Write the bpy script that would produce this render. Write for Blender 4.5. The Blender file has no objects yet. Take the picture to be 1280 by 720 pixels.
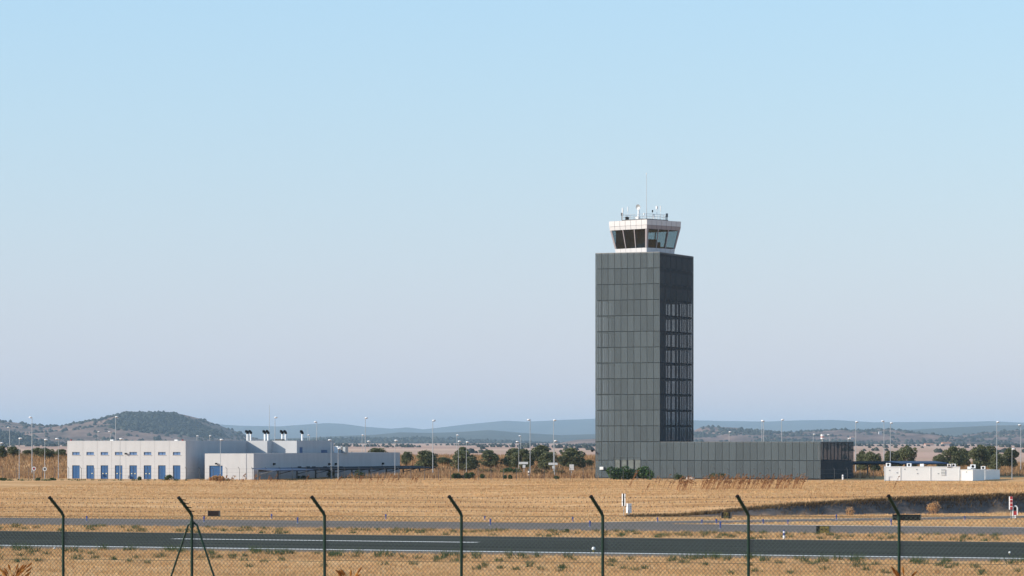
import bpy, math, random
import numpy as np
from mathutils import Vector, noise as mnoise

R = math.radians
rng = np.random.default_rng(7)
random.seed(11)
scene = bpy.context.scene
COL = scene.collection

# ------------------------------------------------------------------ camera
F, HZ, CAMZ = 4500.0, 550.0, 9.0          # focal length and horizon in photo pixels, eye height
cam = bpy.data.cameras.new('camera')
cam.sensor_width = 36.0
cam.lens = F / 1280.0 * 36.0
cam.shift_y = (HZ - 360.0) / 1280.0
cam.clip_start, cam.clip_end = 0.5, 60000.0
camo = bpy.data.objects.new('camera', cam)
camo.location = (0, 0, CAMZ)
camo.rotation_euler = (R(90), 0, 0)
COL.objects.link(camo)
scene.camera = camo

# ------------------------------------------------------------------ sky, sun, exposure
SUN_AZ, SUN_EL = 257.0, 24.0              # clockwise from the view direction, degrees
world = bpy.data.worlds.new('World')
scene.world = world
world.use_nodes = True
wn = world.node_tree
sky = wn.nodes.new('ShaderNodeTexSky')
sky.sky_type = 'NISHITA'
sky.sun_disc = False
sky.sun_elevation, sky.sun_rotation = R(SUN_EL), R(SUN_AZ)
sky.altitude, sky.air_density, sky.dust_density, sky.ozone_density = 0.0, 2.0, 0.0, 6.0
veil = wn.nodes.new('ShaderNodeVectorMath')   # pale blue of the hazy air added over the whole sky
veil.operation = 'MULTIPLY_ADD'
veil.inputs[1].default_value = (0.85, 0.85, 0.85)
wtc = wn.nodes.new('ShaderNodeTexCoord')
wsep = wn.nodes.new('ShaderNodeSeparateXYZ')
wn.links.new(wtc.outputs['Generated'], wsep.inputs[0])
thin = wn.nodes.new('ShaderNodeMapRange')     # veil thinned towards the unseen zenith to lower the fill light in shade
thin.interpolation_type = 'SMOOTHSTEP'
thin.inputs[1].default_value, thin.inputs[2].default_value = 0.0, 0.9
thin.inputs[3].default_value, thin.inputs[4].default_value = 1.0, 0.3
wn.links.new(wsep.outputs['Z'], thin.inputs[0])
vc = wn.nodes.new('ShaderNodeVectorMath')
vc.operation = 'SCALE'
vc.inputs[0].default_value = (1.42, 2.72, 5.0)
wn.links.new(thin.outputs[0], vc.inputs['Scale'])
wn.links.new(vc.outputs[0], veil.inputs[2])
wn.links.new(sky.outputs[0], veil.inputs[0])
wn.links.new(veil.outputs[0], wn.nodes['Background'].inputs[0])
wn.nodes['Background'].inputs[1].default_value = 0.10

sl = bpy.data.lights.new('sun', 'SUN')
sl.energy, sl.angle, sl.color = 5.0, R(0.5), (1.0, 0.90, 0.76)
so = bpy.data.objects.new('sun', sl)
az, el = R(SUN_AZ), R(SUN_EL)
to_sun = Vector((math.sin(az) * math.cos(el), math.cos(az) * math.cos(el), math.sin(el)))
so.rotation_euler = to_sun.to_track_quat('Z', 'Y').to_euler()
so.location = to_sun * 300
COL.objects.link(so)

scene.view_settings.view_transform = 'Standard'
scene.view_settings.look = 'None'
scene.view_settings.exposure = 0.25
scene.view_settings.gamma = 1.0
scene.view_settings.use_curve_mapping = False
scene.render.engine = 'CYCLES'
scene.cycles.max_bounces = 6
scene.cycles.diffuse_bounces = 3
scene.cycles.glossy_bounces = 3
scene.cycles.transparent_max_bounces = 32
scene.cycles.volume_bounces = 0
scene.cycles.use_denoising = True

# ------------------------------------------------------------------ helpers
TH = R(22.5)                              # the runway, the tower and the buildings share this heading
CT, ST = math.cos(TH), math.sin(TH)


def smooth(a, b, x):
    t = np.clip((np.asarray(x, float) - a) / (b - a), 0, 1)
    return t * t * (3 - 2 * t)


def nrun(X, Y):                           # distance across the runway direction
    return ST * X + CT * Y


BANK0, BANKD = np.array([18.0, 421.0]), np.array([0.88, 0.475])


def height(X, Y):
    X = np.asarray(X, float); Y = np.asarray(Y, float)
    n = nrun(X, Y)
    z = np.interp(n, [-400, 0, 35, 50, 60, 70, 90, 135, 165, 200], [7.0, 7.35, 7.1, 6.0, 5.5, 5.35, 4.1, 0.6, 0.0, 0.0])
    e = -(X - BANK0[0]) * BANKD[1] + (Y - BANK0[1]) * BANKD[0]
    al = (X - BANK0[0]) * BANKD[0] + (Y - BANK0[1]) * BANKD[1]
    fld = np.interp(Y, [430, 470, 520, 560, 595, 620, 640], [0, .5, 1.3, 1.9, 2.35, 2.5, 2.55]) * smooth(368, 390, n)
    gate = smooth(6, 26, X)
    fld = fld * (1 - gate * (1 - smooth(0.0, 2.0, e)))
    wob = 0.5 * np.sin(al * .55) + 0.35 * np.sin(al * 1.31 + 1)
    hb = np.interp(al, [3, 9, 19, 34, 50, 90], [0, .45, 1.15, 1.75, 2.1, 2.3])
    bank = hb * smooth(0.0, 1.0, (e + wob * .35) / (0.5 + hb * .75))
    zz = np.maximum(fld, bank * (n > 366))
    # dry grass berm behind the buildings
    xs = np.interp(X, [-110, -80, -60, 40, 70, 120], [2.9, 2.9, 2.7, 2.6, 1.1, 1.1])
    y0 = np.interp(X, [-95, -78, -60], [640, 640, 672])
    b = xs * smooth(0, 1, (Y - y0) / 62.0) * (1 - smooth(760, 900, Y))
    far = np.interp(Y, [900, 1300, 4000, 20000], [0, -1.6, -1.0, -1.0])
    return np.where(n < 230, z, zz + b + far)


def hz(X, Y):
    return float(height(X, Y))


def X_at(px, D):
    return (px - 640.0) / F * D


def Z_at(py, D):
    return CAMZ + (HZ - py) / F * D


def gp(px, D):
    x = X_at(px, D)
    return (x, D, hz(x, D))


def ground_at(px, py):                    # first ground point seen through a photo pixel
    D = np.arange(150, 900, .5)
    z = height(X_at(px, D), D)
    hit = np.nonzero(z >= Z_at(py, D))[0]
    d = float(D[hit[0]]) if len(hit) else 600.0
    return gp(px, d)


class MB:
    def __init__(s):
        s.v, s.f = [], []

    def add(s, vs, fs):
        o = len(s.v)
        s.v += [tuple(p) for p in vs]
        s.f += [tuple(i + o for i in f) for f in fs]
        return s

    def box(s, x0, x1, y0, y1, z0, z1):
        return s.add([(x0, y0, z0), (x1, y0, z0), (x1, y1, z0), (x0, y1, z0), (x0, y0, z1), (x1, y0, z1), (x1, y1, z1), (x0, y1, z1)],
                     [(0, 3, 2, 1), (4, 5, 6, 7), (0, 1, 5, 4), (1, 2, 6, 5), (2, 3, 7, 6), (3, 0, 4, 7)])

    def prism(s, poly, z0, z1):
        n = len(poly)
        vs = [(x, y, z0) for x, y in poly] + [(x, y, z1) for x, y in poly]
        return s.add(vs, [tuple(range(n - 1, -1, -1)), tuple(range(n, 2 * n))] + [(i, (i + 1) % n, n + (i + 1) % n, n + i) for i in range(n)])

    def tube(s, pts, rad, n=8, cap=True):
        pts = [Vector(p) for p in pts]
        if not hasattr(rad, '__len__'):
            rad = [rad] * len(pts)
        o = len(s.v); m = len(pts); fs = []; vs = []
        for i, p in enumerate(pts):
            d = (pts[min(i + 1, m - 1)] - pts[max(i - 1, 0)]).normalized()
            up = Vector((0, 0, 1)) if abs(d.z) < .95 else Vector((0, 1, 0))
            a = d.cross(up).normalized(); b = d.cross(a).normalized()
            for k in range(n):
                t = 2 * math.pi * k / n
                vs.append(p + (a * math.cos(t) + b * math.sin(t)) * rad[i])
        for i in range(m - 1):
            for k in range(n):
                k2 = (k + 1) % n
                fs.append((i * n + k, i * n + k2, (i + 1) * n + k2, (i + 1) * n + k))
        if cap:
            fs.append(tuple(range(n))); fs.append(tuple(range((m - 1) * n + n - 1, (m - 1) * n - 1, -1)))
        return s.add(vs, fs)

    def ball(s, c, rx, ry, rz, n=10, m=6):
        vs = []
        for j in range(m + 1):
            a = math.pi * j / m
            for k in range(n):
                t = 2 * math.pi * k / n
                vs.append((c[0] + rx * math.sin(a) * math.cos(t), c[1] + ry * math.sin(a) * math.sin(t), c[2] + rz * math.cos(a)))
        return s.add(vs, [(j * n + k, j * n + (k + 1) % n, (j + 1) * n + (k + 1) % n, (j + 1) * n + k) for j in range(m) for k in range(n)])

    def mesh(s, name, mat, smooth_=False):
        me = bpy.data.meshes.new(name)
        me.from_pydata(s.v, [], s.f)
        if mat: me.materials.append(mat)
        if smooth_: me.polygons.foreach_set('use_smooth', [True] * len(me.polygons))
        me.update()
        return me

    def build(s, name, mat, parent=None, loc=(0, 0, 0), rz=0, smooth_=False):
        return link(name, s.mesh(name, mat, smooth_), parent, loc, rz)


def link(name, me, parent=None, loc=(0, 0, 0), rz=0):
    o = bpy.data.objects.new(name, me)
    o.location = loc; o.rotation_euler = (0, 0, rz)
    COL.objects.link(o)
    if parent is not None: o.parent = parent
    return o


def tag(o, label=None, cat=None, group=None, kind=None):
    if label: o['label'] = label
    if cat: o['category'] = cat
    if group: o['group'] = group
    if kind: o['kind'] = kind
    return o


def empty(name, loc, rz=0, label=None, cat=None, group=None):
    o = bpy.data.objects.new(name, None)
    o.location = loc; o.rotation_euler = (0, 0, rz); o.empty_display_size = .3
    COL.objects.link(o)
    return tag(o, label, cat, group)


def mesh_np(name, V, Fc, mat):            # big triangle or quad soups from numpy arrays
    me = bpy.data.meshes.new(name)
    k = Fc.shape[1]
    me.vertices.add(len(V)); me.vertices.foreach_set('co', V.astype(np.float32).ravel())
    me.loops.add(Fc.size); me.loops.foreach_set('vertex_index', Fc.astype(np.int32).ravel())
    me.polygons.add(len(Fc)); me.polygons.foreach_set('loop_start', np.arange(0, Fc.size, k, dtype=np.int32))
    me.materials.append(mat)
    me.update(calc_edges=True); me.validate()
    return me


# ------------------------------------------------------------------ materials
def new_mat(name):
    m = bpy.data.materials.new(name); m.use_nodes = True
    nt = m.node_tree
    return m, nt, nt.nodes['Principled BSDF'], nt.nodes['Material Output']


def nd(nt, t, **kw):
    n = nt.nodes.new(t)
    for k, v in kw.items():
        if k in n.inputs.keys(): n.inputs[k].default_value = v
        else: setattr(n, k, v)
    return n


def ramp(nt, stops):
    r = nt.nodes.new('ShaderNodeValToRGB')
    e = r.color_ramp.elements
    while len(e) < len(stops): e.new(0.5)
    for el_, (p, c) in zip(e, stops):
        el_.position = p; el_.color = (*c, 1)
    return r


def mul(c, k):
    return tuple(min(1, x * k) for x in c)


def plain(name, col, rough=.7, var=.12, scale=1.5, metal=0.0, bump=0.0, stretch=(1, 1, 1), spec=.4):
    m, nt, b, out = new_mat(name)
    tc = nd(nt, 'ShaderNodeTexCoord'); mp = nd(nt, 'ShaderNodeMapping'); mp.inputs['Scale'].default_value = stretch
    nz = nd(nt, 'ShaderNodeTexNoise', Scale=scale, Detail=6.0, Roughness=.6)
    rp = ramp(nt, [(.25, mul(col, 1 - var)), (.75, mul(col, 1 + var))])
    nt.links.new(tc.outputs['Object'], mp.inputs[0]); nt.links.new(mp.outputs[0], nz.inputs['Vector'])
    nt.links.new(nz.outputs[0], rp.inputs[0]); nt.links.new(rp.outputs[0], b.inputs['Base Color'])
    b.inputs['Roughness'].default_value = rough; b.inputs['Metallic'].default_value = metal
    b.inputs['Specular IOR Level'].default_value = spec
    if bump:
        bp = nd(nt, 'ShaderNodeBump', Strength=bump, Distance=.02)
        nt.links.new(nz.outputs[0], bp.inputs['Height']); nt.links.new(bp.outputs[0], b.inputs['Normal'])
    return m


def leafy(name, stops, rough=.7, trans=.25):
    m, nt, b, out = new_mat(name)
    g = nd(nt, 'ShaderNodeNewGeometry')
    rp = ramp(nt, stops)
    nt.links.new(g.outputs['Random Per Island'], rp.inputs[0]); nt.links.new(rp.outputs[0], b.inputs['Base Color'])
    b.inputs['Roughness'].default_value = rough; b.inputs['Specular IOR Level'].default_value = .1
    t = nd(nt, 'ShaderNodeBsdfTranslucent'); mx = nd(nt, 'ShaderNodeMixShader'); mx.inputs[0].default_value = trans
    nt.links.new(rp.outputs[0], t.inputs[0]); nt.links.new(b.outputs[0], mx.inputs[1]); nt.links.new(t.outputs[0], mx.inputs[2])
    nt.links.new(mx.outputs[0], out.inputs['Surface'])
    return m


def screen_mat(name, col, see):           # perforated metal sheet: part metal, part holes
    m, nt, b, out = new_mat(name)
    tc = nd(nt, 'ShaderNodeTexCoord'); nz = nd(nt, 'ShaderNodeTexNoise', Scale=4.5, Detail=8.0, Roughness=.8)
    nt.links.new(tc.outputs['Object'], nz.inputs['Vector'])
    oi = nd(nt, 'ShaderNodeObjectInfo')
    ad = nd(nt, 'ShaderNodeMath', operation='MULTIPLY_ADD'); ad.inputs[1].default_value = .15; 
    nt.links.new(oi.outputs['Random'], ad.inputs[0]); nt.links.new(nz.outputs[0], ad.inputs[2])
    rp = ramp(nt, [(.36, mul(col, .62)), (.80, mul(col, 1.38))])
    nt.links.new(ad.outputs[0], rp.inputs[0]); nt.links.new(rp.outputs[0], b.inputs['Base Color'])
    b.inputs['Roughness'].default_value = .62; b.inputs['Metallic'].default_value = 0.0
    b.inputs['Specular IOR Level'].default_value = .25
    t = nd(nt, 'ShaderNodeBsdfTransparent'); mx = nd(nt, 'ShaderNodeMixShader'); mx.inputs[0].default_value = see
    nt.links.new(b.outputs[0], mx.inputs[1]); nt.links.new(t.outputs[0], mx.inputs[2])
    nt.links.new(mx.outputs[0], out.inputs['Surface'])
    return m


M = {}
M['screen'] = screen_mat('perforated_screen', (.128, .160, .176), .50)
M['screen_open_shade'] = screen_mat('shade_toned_open_mesh', (.034, .042, .054), .61)  # more open mesh; shade of the right faces is put into its darker colour
M['screen_edge'] = plain('screen_frame', (.06, .07, .075), .6, .1)
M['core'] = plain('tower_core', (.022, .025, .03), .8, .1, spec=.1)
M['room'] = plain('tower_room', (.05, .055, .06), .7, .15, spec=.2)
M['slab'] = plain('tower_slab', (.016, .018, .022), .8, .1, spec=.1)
M['cab_white'] = plain('cab_panel', (.56, .55, .56), .5, .05, 2, spec=.3)
M['cab_frame'] = plain('cab_frame', (.30, .265, .275), .5, .05)
M['glass'] = plain('dark_glass', (.004, .005, .007), .04, .1, spec=.4)
def pane_mat():
    m, nt, b, out = new_mat('tinted_cab_glass')
    t = nd(nt, 'ShaderNodeBsdfTransparent'); t.inputs[0].default_value = (.66, .73, .75, 1)
    gl = nd(nt, 'ShaderNodeBsdfGlossy', Roughness=.03); gl.inputs[0].default_value = (.8, .85, .9, 1)
    mx = nd(nt, 'ShaderNodeMixShader'); mx.inputs[0].default_value = .05
    nt.links.new(t.outputs[0], mx.inputs[1]); nt.links.new(gl.outputs[0], mx.inputs[2])
    nt.links.new(mx.outputs[0], out.inputs['Surface'])
    return m


M['glass'] = pane_mat()
M['win_glass'] = plain('window_glass', (.15, .175, .17), .08, .4, 1.2, spec=.8)
M['white'] = plain('white_render', (.50, .502, .515), .85, .08, .6, bump=.05, stretch=(1.5, 1.5, .35))
M['cabin_white'] = plain('cabin_white', (.80, .81, .80), .55, .04, .8)
M['blue'] = plain('blue_paint', (.018, .090, .24), .45, .12, 2)
M['blue_glass'] = plain('blue_window', (.10, .19, .36), .15, .1, 2, spec=.7)
M['galv'] = plain('galvanised_steel', (.42, .44, .46), .5, .08, 3, metal=.4)
M['lampwhite'] = plain('lamp_white', (.82, .82, .82), .4, .03)
M['black'] = plain('black_paint', (.008, .008, .009), .7, .2, spec=.08)
M['signback'] = plain('dark_brown_sign', (.020, .014, .012), .8, .2, spec=.05)
M['green_paint'] = plain('green_fence_paint', (.008, .030, .021), .5, .15, 6, spec=.25)
M['green_wire'] = plain('green_wire', (.045, .075, .060), .5, .15, 6)
M['bluelens'] = plain('blue_lens', (.04, .07, .30), .3, .1)
M['yellow'] = plain('yellow_face', (.22, .17, .03), .6, .3, 8)
M['red'] = plain('red_face', (.30, .015, .02), .5, .15, 4)
M['markwhite'] = plain('white_marking', (.74, .73, .70), .8, .22, 3)
M['roofdark'] = plain('flat_roof', (.30, .29, .28), .9, .1)
M['carport'] = plain('carport_sheet', (.012, .014, .02), .7, .1, metal=.0, spec=.05)
M['carport_sky'] = plain('carport_sheet_sky_tint', (.06, .09, .16), .5, .15, metal=.0, spec=.2)  # bluish sky reflection put into the sheet colour
M['bark'] = plain('bark', (.07, .055, .04), .9, .25, 4)
M['tile'] = plain('roof_tile', (.40, .20, .13), .8, .2, 1)
M['housewall'] = plain('house_wall', (.62, .50, .42), .85, .1, 1)
M['bar'] = plain('dark_steel', (.08, .085, .09), .5, .1)
M['oak'] = leafy('holm_oak_leaf', [(0, (.055, .070, .034)), (.5, (.125, .14, .07)), (1, (.24, .24, .13))])
M['oleander'] = leafy('oleander_leaf', [(0, (.030, .065, .022)), (.6, (.065, .125, .042)), (.95, (.12, .19, .07)), (1, (.45, .46, .42))])
M['green'] = leafy('green_weed', [(0, (.03, .055, .018)), (.6, (.065, .10, .035)), (1, (.13, .15, .06))])
M['handle'] = plain('pale_handle', (.62, .58, .38), .5, .05)
def banded(m, lo, hi):                     # mowing bands along the runway heading, shared by ground and grass
    nt = m.node_tree; L = nt.links.new
    rp = [n for n in nt.nodes if n.type == 'VALTORGB'][0]
    tc = nd(nt, 'ShaderNodeTexCoord')
    r1 = nd(nt, 'ShaderNodeMapping'); r1.inputs['Rotation'].default_value = (0, 0, TH)
    r2 = nd(nt, 'ShaderNodeMapping'); r2.inputs['Scale'].default_value = (.012, .22, 1)
    L(tc.outputs['Object'], r1.inputs[0]); L(r1.outputs[0], r2.inputs[0])
    nz = nd(nt, 'ShaderNodeTexNoise', Scale=1.0, Detail=6.0, Roughness=.65); L(r2.outputs[0], nz.inputs['Vector'])
    br = ramp(nt, [(.3, lo), (.68, hi)]); L(nz.outputs[0], br.inputs[0])
    mx = nd(nt, 'ShaderNodeMix', data_type='RGBA', blend_type='MULTIPLY'); mx.inputs[0].default_value = 1
    tgt = [l.to_socket for l in rp.outputs[0].links]
    L(rp.outputs[0], mx.inputs[6]); L(br.outputs[0], mx.inputs[7])
    for t_ in tgt: L(mx.outputs[2], t_)
    return m


M['dry'] = leafy('dry_grass', [(0, (.46, .25, .11)), (.45, (.68, .41, .19)), (.9, (.80, .54, .28)), (1, (.46, .40, .17))], .9, .3)
banded(M['dry'], (.66, .60, .56), (1.12, 1.14, 1.16))
M['dry_bank'] = leafy('dry_bank_grass', [(0, (.22, .125, .065)), (.5, (.37, .215, .11)), (1, (.50, .33, .17))], .9, .3)
M['brush'] = leafy('dry_brush', [(0, (.13, .09, .05)), (.6, (.22, .16, .08)), (1, (.30, .24, .13))], .9, .2)
M['lip'] = leafy('dark_tuft', [(0, (.07, .045, .025)), (.6, (.17, .11, .055)), (1, (.32, .21, .10))], .9, .2)
M['stalk'] = leafy('dry_stalk', [(0, (.16, .065, .028)), (.6, (.26, .12, .05)), (1, (.36, .20, .09))], .9, .1)
M['orange'] = leafy('dry_thistle', [(0, (.16, .055, .015)), (.6, (.34, .14, .04)), (1, (.52, .25, .07))], .8, .2)
M['maquis'] = leafy('hill_scrub', [(0, (.018, .024, .022)), (.6, (.034, .042, .036)), (1, (.06, .066, .05))], .9, .0)


def asphalt(name, c, streak):
    m, nt, b, out = new_mat(name)
    tc = nd(nt, 'ShaderNodeTexCoord')
    mp = nd(nt, 'ShaderNodeMapping'); mp.inputs['Scale'].default_value = (.02, .35, 1)
    n1 = nd(nt, 'ShaderNodeTexNoise', Scale=1.0, Detail=5.0); n2 = nd(nt, 'ShaderNodeTexNoise', Scale=2.5, Detail=8.0, Roughness=.75)
    nt.links.new(tc.outputs['Object'], mp.inputs[0]); nt.links.new(mp.outputs[0], n1.inputs['Vector']); nt.links.new(tc.outputs['Object'], n2.inputs['Vector'])
    r1 = ramp(nt, [(.3, mul(c, 1 - streak)), (.7, mul(c, 1 + streak))]); r2 = ramp(nt, [(.3, (.8,) * 3), (.7, (1.2,) * 3)])
    nt.links.new(n1.outputs[0], r1.inputs[0]); nt.links.new(n2.outputs[0], r2.inputs[0])
    mx = nd(nt, 'ShaderNodeMix', data_type='RGBA', blend_type='MULTIPLY'); mx.inputs[0].default_value = 1
    nt.links.new(r1.outputs[0], mx.inputs[6]); nt.links.new(r2.outputs[0], mx.inputs[7]); nt.links.new(mx.outputs[2], b.inputs['Base Color'])
    b.inputs['Roughness'].default_value = .95; b.inputs['Specular IOR Level'].default_value = .0
    return m


M['runway'] = asphalt('runway_asphalt', (.056, .060, .056), .28)
M['taxi'] = asphalt('taxiway_asphalt', (.19, .165, .15), .14)
M['shoulder'] = asphalt('shoulder_asphalt', (.20, .17, .14), .15)
M['pale'] = asphalt('pale_concrete', (.42, .40, .37), .1)


def ground_mat():
    m, nt, b, out = new_mat('dry_field')
    L = nt.links.new
    tc = nd(nt, 'ShaderNodeTexCoord')
    rot = nd(nt, 'ShaderNodeMapping'); rot.inputs['Rotation'].default_value = (0, 0, TH)
    rot2 = nd(nt, 'ShaderNodeMapping'); rot2.inputs['Scale'].default_value = (.012, .22, 1)
    L(tc.outputs['Object'], rot.inputs[0]); L(rot.outputs[0], rot2.inputs[0])
    s1 = nd(nt, 'ShaderNodeTexNoise', Scale=1.0, Detail=6.0, Roughness=.65); L(rot2.outputs[0], s1.inputs['Vector'])
    s2 = nd(nt, 'ShaderNodeTexNoise', Scale=.9, Detail=8.0, Roughness=.75); L(tc.outputs['Object'], s2.inputs['Vector'])
    s3 = nd(nt, 'ShaderNodeTexNoise', Scale=.05, Detail=4.0); L(tc.outputs['Object'], s3.inputs['Vector'])
    r1 = ramp(nt, [(.28, (.40, .22, .10)), (.45, (.58, .345, .165)), (.55, (.66, .41, .21)), (.72, (.76, .50, .27))]); L(s1.outputs[0], r1.inputs[0])
    r2 = ramp(nt, [(.3, (.74,) * 3), (.7, (1.22,) * 3)]); L(s2.outputs[0], r2.inputs[0])
    r3 = ramp(nt, [(.35, (.92, .86, .80)), (.65, (1.05, 1.05, 1.05))]); L(s3.outputs[0], r3.inputs[0])
    m1 = nd(nt, 'ShaderNodeMix', data_type='RGBA', blend_type='MULTIPLY'); m1.inputs[0].default_value = 1; L(r1.outputs[0], m1.inputs[6]); L(r2.outputs[0], m1.inputs[7])
    m2 = nd(nt, 'ShaderNodeMix', data_type='RGBA', blend_type='MULTIPLY'); m2.inputs[0].default_value = 1; L(m1.outputs[2], m2.inputs[6]); L(r3.outputs[0], m2.inputs[7])
    # far ploughed fields and olive groves
    vo = nd(nt, 'ShaderNodeTexVoronoi', Scale=.0022); L(tc.outputs['Object'], vo.inputs['Vector'])
    rv = ramp(nt, [(0, (.46, .30, .23)), (.35, (.54, .36, .28)), (.6, (.60, .42, .31)), (.85, (.40, .27, .20)), (1, (.30, .23, .15))])
    sx = nd(nt, 'ShaderNodeSeparateColor'); L(vo.outputs['Color'], sx.inputs[0]); L(sx.outputs[0], rv.inputs[0])
    sy = nd(nt, 'ShaderNodeSeparateXYZ'); L(tc.outputs['Object'], sy.inputs[0])
    mr = nd(nt, 'ShaderNodeMapRange'); mr.inputs[1].default_value = 850; mr.inputs[2].default_value = 1100; L(sy.outputs['Y'], mr.inputs[0])
    m3 = nd(nt, 'ShaderNodeMix', data_type='RGBA'); L(mr.outputs[0], m3.inputs[0]); L(m2.outputs[2], m3.inputs[6]); L(rv.outputs[0], m3.inputs[7])
    # bare grey earth of the cut bank
    at = nd(nt, 'ShaderNodeAttribute', attribute_name='bare_earth')
    rb = ramp(nt, [(.3, (.10, .085, .078)), (.7, (.19, .165, .15))]); L(s2.outputs[0], rb.inputs[0])
    m4 = nd(nt, 'ShaderNodeMix', data_type='RGBA'); L(at.outputs['Fac'], m4.inputs[0]); L(m3.outputs[2], m4.inputs[6]); L(rb.outputs[0], m4.inputs[7])
    L(m4.outputs[2], b.inputs['Base Color'])
    b.inputs['Roughness'].default_value = .95; b.inputs['Specular IOR Level'].default_value = .0
    bp = nd(nt, 'ShaderNodeBump', Strength=.6, Distance=.12); L(s2.outputs[0], bp.inputs['Height']); L(bp.outputs[0], b.inputs['Normal'])
    return m


M['ground'] = ground_mat()

# ------------------------------------------------------------------ ground
def axis(parts):
    out = []
    for a, b, st in parts:
        out += list(np.arange(a, b, st))
    out.append(parts[-1][1])
    return np.array(out)


gx = axis([(-30000, -4000, 2000), (-4000, -500, 500), (-500, -130, 40), (-130, 0, 3), (0, 90, 1.2), (90, 130, 3), (130, 500, 40), (500, 4000, 500), (4000, 30000, 2000)])
gy = axis([(-600, 0, 100), (0, 60, 6), (60, 240, 5), (240, 400, 4), (400, 500, 1.0), (500, 780, 4), (780, 1000, 20), (1000, 2000, 100), (2000, 34000, 1000)])
GX, GY = np.meshgrid(gx, gy)
GZ = height(GX, GY)
nx, ny = len(gx), len(gy)
mnz = np.array([mnoise.noise((x * .35, y * .35, 0)) for x, y in zip(GX.ravel(), GY.ravel())]).reshape(GX.shape)
band = (GY > 372) & (GY < 800) & (nrun(GX, GY) > 372)
GZ = GZ + np.where(band, mnz * .06, 0)
GV = np.stack([GX, GY, GZ], -1).reshape(-1, 3)
ii = (np.arange(ny - 1)[:, None] * nx + np.arange(nx - 1)[None]).ravel()
gme = mesh_np('ground', GV, np.stack([ii, ii + 1, ii + nx + 1, ii + nx], 1), M['ground'])
gme.polygons.foreach_set('use_smooth', [True] * len(gme.polygons))
E_ = -(GX - BANK0[0]) * BANKD[1] + (GY - BANK0[1]) * BANKD[0]
AL = (GX - BANK0[0]) * BANKD[0] + (GY - BANK0[1]) * BANKD[1]
bare = smooth(-3, 6, AL) * smooth(-.9, .1, E_ + mnz) * (1 - smooth(1.9, 2.6, E_ + mnz * .5)) * (GY < 560)
at = gme.attributes.new('bare_earth', 'FLOAT', 'POINT'); at.data.foreach_set('value', bare.ravel().astype(np.float32))
tag(link('ground', gme), 'tawny dry grass plain running out to the hills', 'ground', kind='structure')


def rw(t, n, z=0.0):                      # along the runway, across it
    return (t * CT + n * ST, -t * ST + n * CT, z)


def strip(name, t0, t1, n0, n1, z, mat, parent=None, label=None, cat=None):
    N = max(2, int((t1 - t0) / 40))
    mb = MB()
    ts = [t0 + (t1 - t0) * i / N for i in range(N + 1)]
    mb.add([(t, n0, 0) for t in ts] + [(t, n1, 0) for t in ts], [(i, i + 1, N + 2 + i, N + 1 + i) for i in range(N)])
    if parent is None:
        o = mb.build(name, mat, None, (0, 0, z), -TH); tag(o, label, cat, kind='structure')
    else:
        o = mb.build(name, mat, parent, (0, 0, z - parent.location.z))
    return o


runway = strip('runway', -900, 900, 265.3, 308, .030, M['runway'], None, 'dark asphalt runway with a white edge line crossing the foreground', 'runway')
strip('runway_shoulder', -900, 900, 259.8, 309.5, .022, M['shoulder'], None, 'worn pale shoulder along the edges of the dark runway', 'shoulder')
strip('edge_line', -900, 900, 265.8, 267.4, .038, M['markwhite'], runway)
strip('centre_line', -153.5, -123.5, 289.5, 291.0, .038, M['markwhite'], runway)
strip('centre_line', -228.5, -198.5, 289.5, 291.0, .038, M['markwhite'], runway)
taxi = strip('taxiway', -900, 900, 332.5, 362, .026, M['taxi'], None, 'grey asphalt taxiway beyond the runway with grass on both sides', 'taxiway')
# white far edge where the taxiway meets the turning
strip('edge_line', -126, -92, 361.0, 361.9, .034, M['markwhite'], taxi)
# link road bending away to the right, in front of the cut bank
rl = MB()
p0, d_, q_ = np.array([9.6, 393.0]), np.array([.84, .543]), np.array([.543, -.84])
ring = [p0 + d_ * t for t in (-34, 0, 60, 130, 260)]
vs = [(*p, 0) for p in ring] + [(*(p + q_ * 10), 0) for p in ring]
rl.add(vs, [(5 + i, 6 + i, 1 + i, i) for i in range(4)])
link_road = rl.build('link_road', M['taxi'], None, (0, 0, .018)); tag(link_road, 'narrow grey link road forking off the taxiway below the dark bank', 'road', kind='structure')
ml = MB()
vs = [(*p, 0) for p in ring] + [(*(p + q_ * 1.3), 0) for p in ring]
ml.add(vs, [(5 + i, 6 + i, 1 + i, i) for i in range(1, 4)])
ml.build('edge_line', M['pale'], link_road, (0, 0, .020))

# ------------------------------------------------------------------ hills
def hill_mat(name, stops, sc, patch=None):
    m, nt, b, out = new_mat(name); L = nt.links.new
    tc = nd(nt, 'ShaderNodeTexCoord')
    mp = nd(nt, 'ShaderNodeMapping'); mp.inputs['Scale'].default_value = (1, .35, 4)
    L(tc.outputs['Object'], mp.inputs[0])
    n1 = nd(nt, 'ShaderNodeTexNoise', Scale=sc, Detail=8.0, Roughness=.65); L(mp.outputs[0], n1.inputs['Vector'])
    r1 = ramp(nt, stops); L(n1.outputs[0], r1.inputs[0])
    L(r1.outputs[0], b.inputs['Base Color'])
    b.inputs['Roughness'].default_value = .95; b.inputs['Specular IOR Level'].default_value = .05
    return m


M['hill_a'] = hill_mat('hill_brown', [(.3, (.08, .06, .045)), (.46, (.19, .13, .10)), (.6, (.32, .205, .155)), (.8, (.42, .28, .20))], .012)
M['hill_c'] = hill_mat('hill_purple_brown', [(.3, (.07, .052, .042)), (.5, (.17, .112, .09)), (.75, (.34, .215, .165))], .014)
M['hill_w'] = hill_mat('hill_wooded', [(.3, (.025, .035, .022)), (.7, (.07, .07, .045))], .02)
M['hill_b'] = hill_mat('hill_far', [(.3, (.04, .05, .035)), (.7, (.09, .085, .06))], .004)


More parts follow.
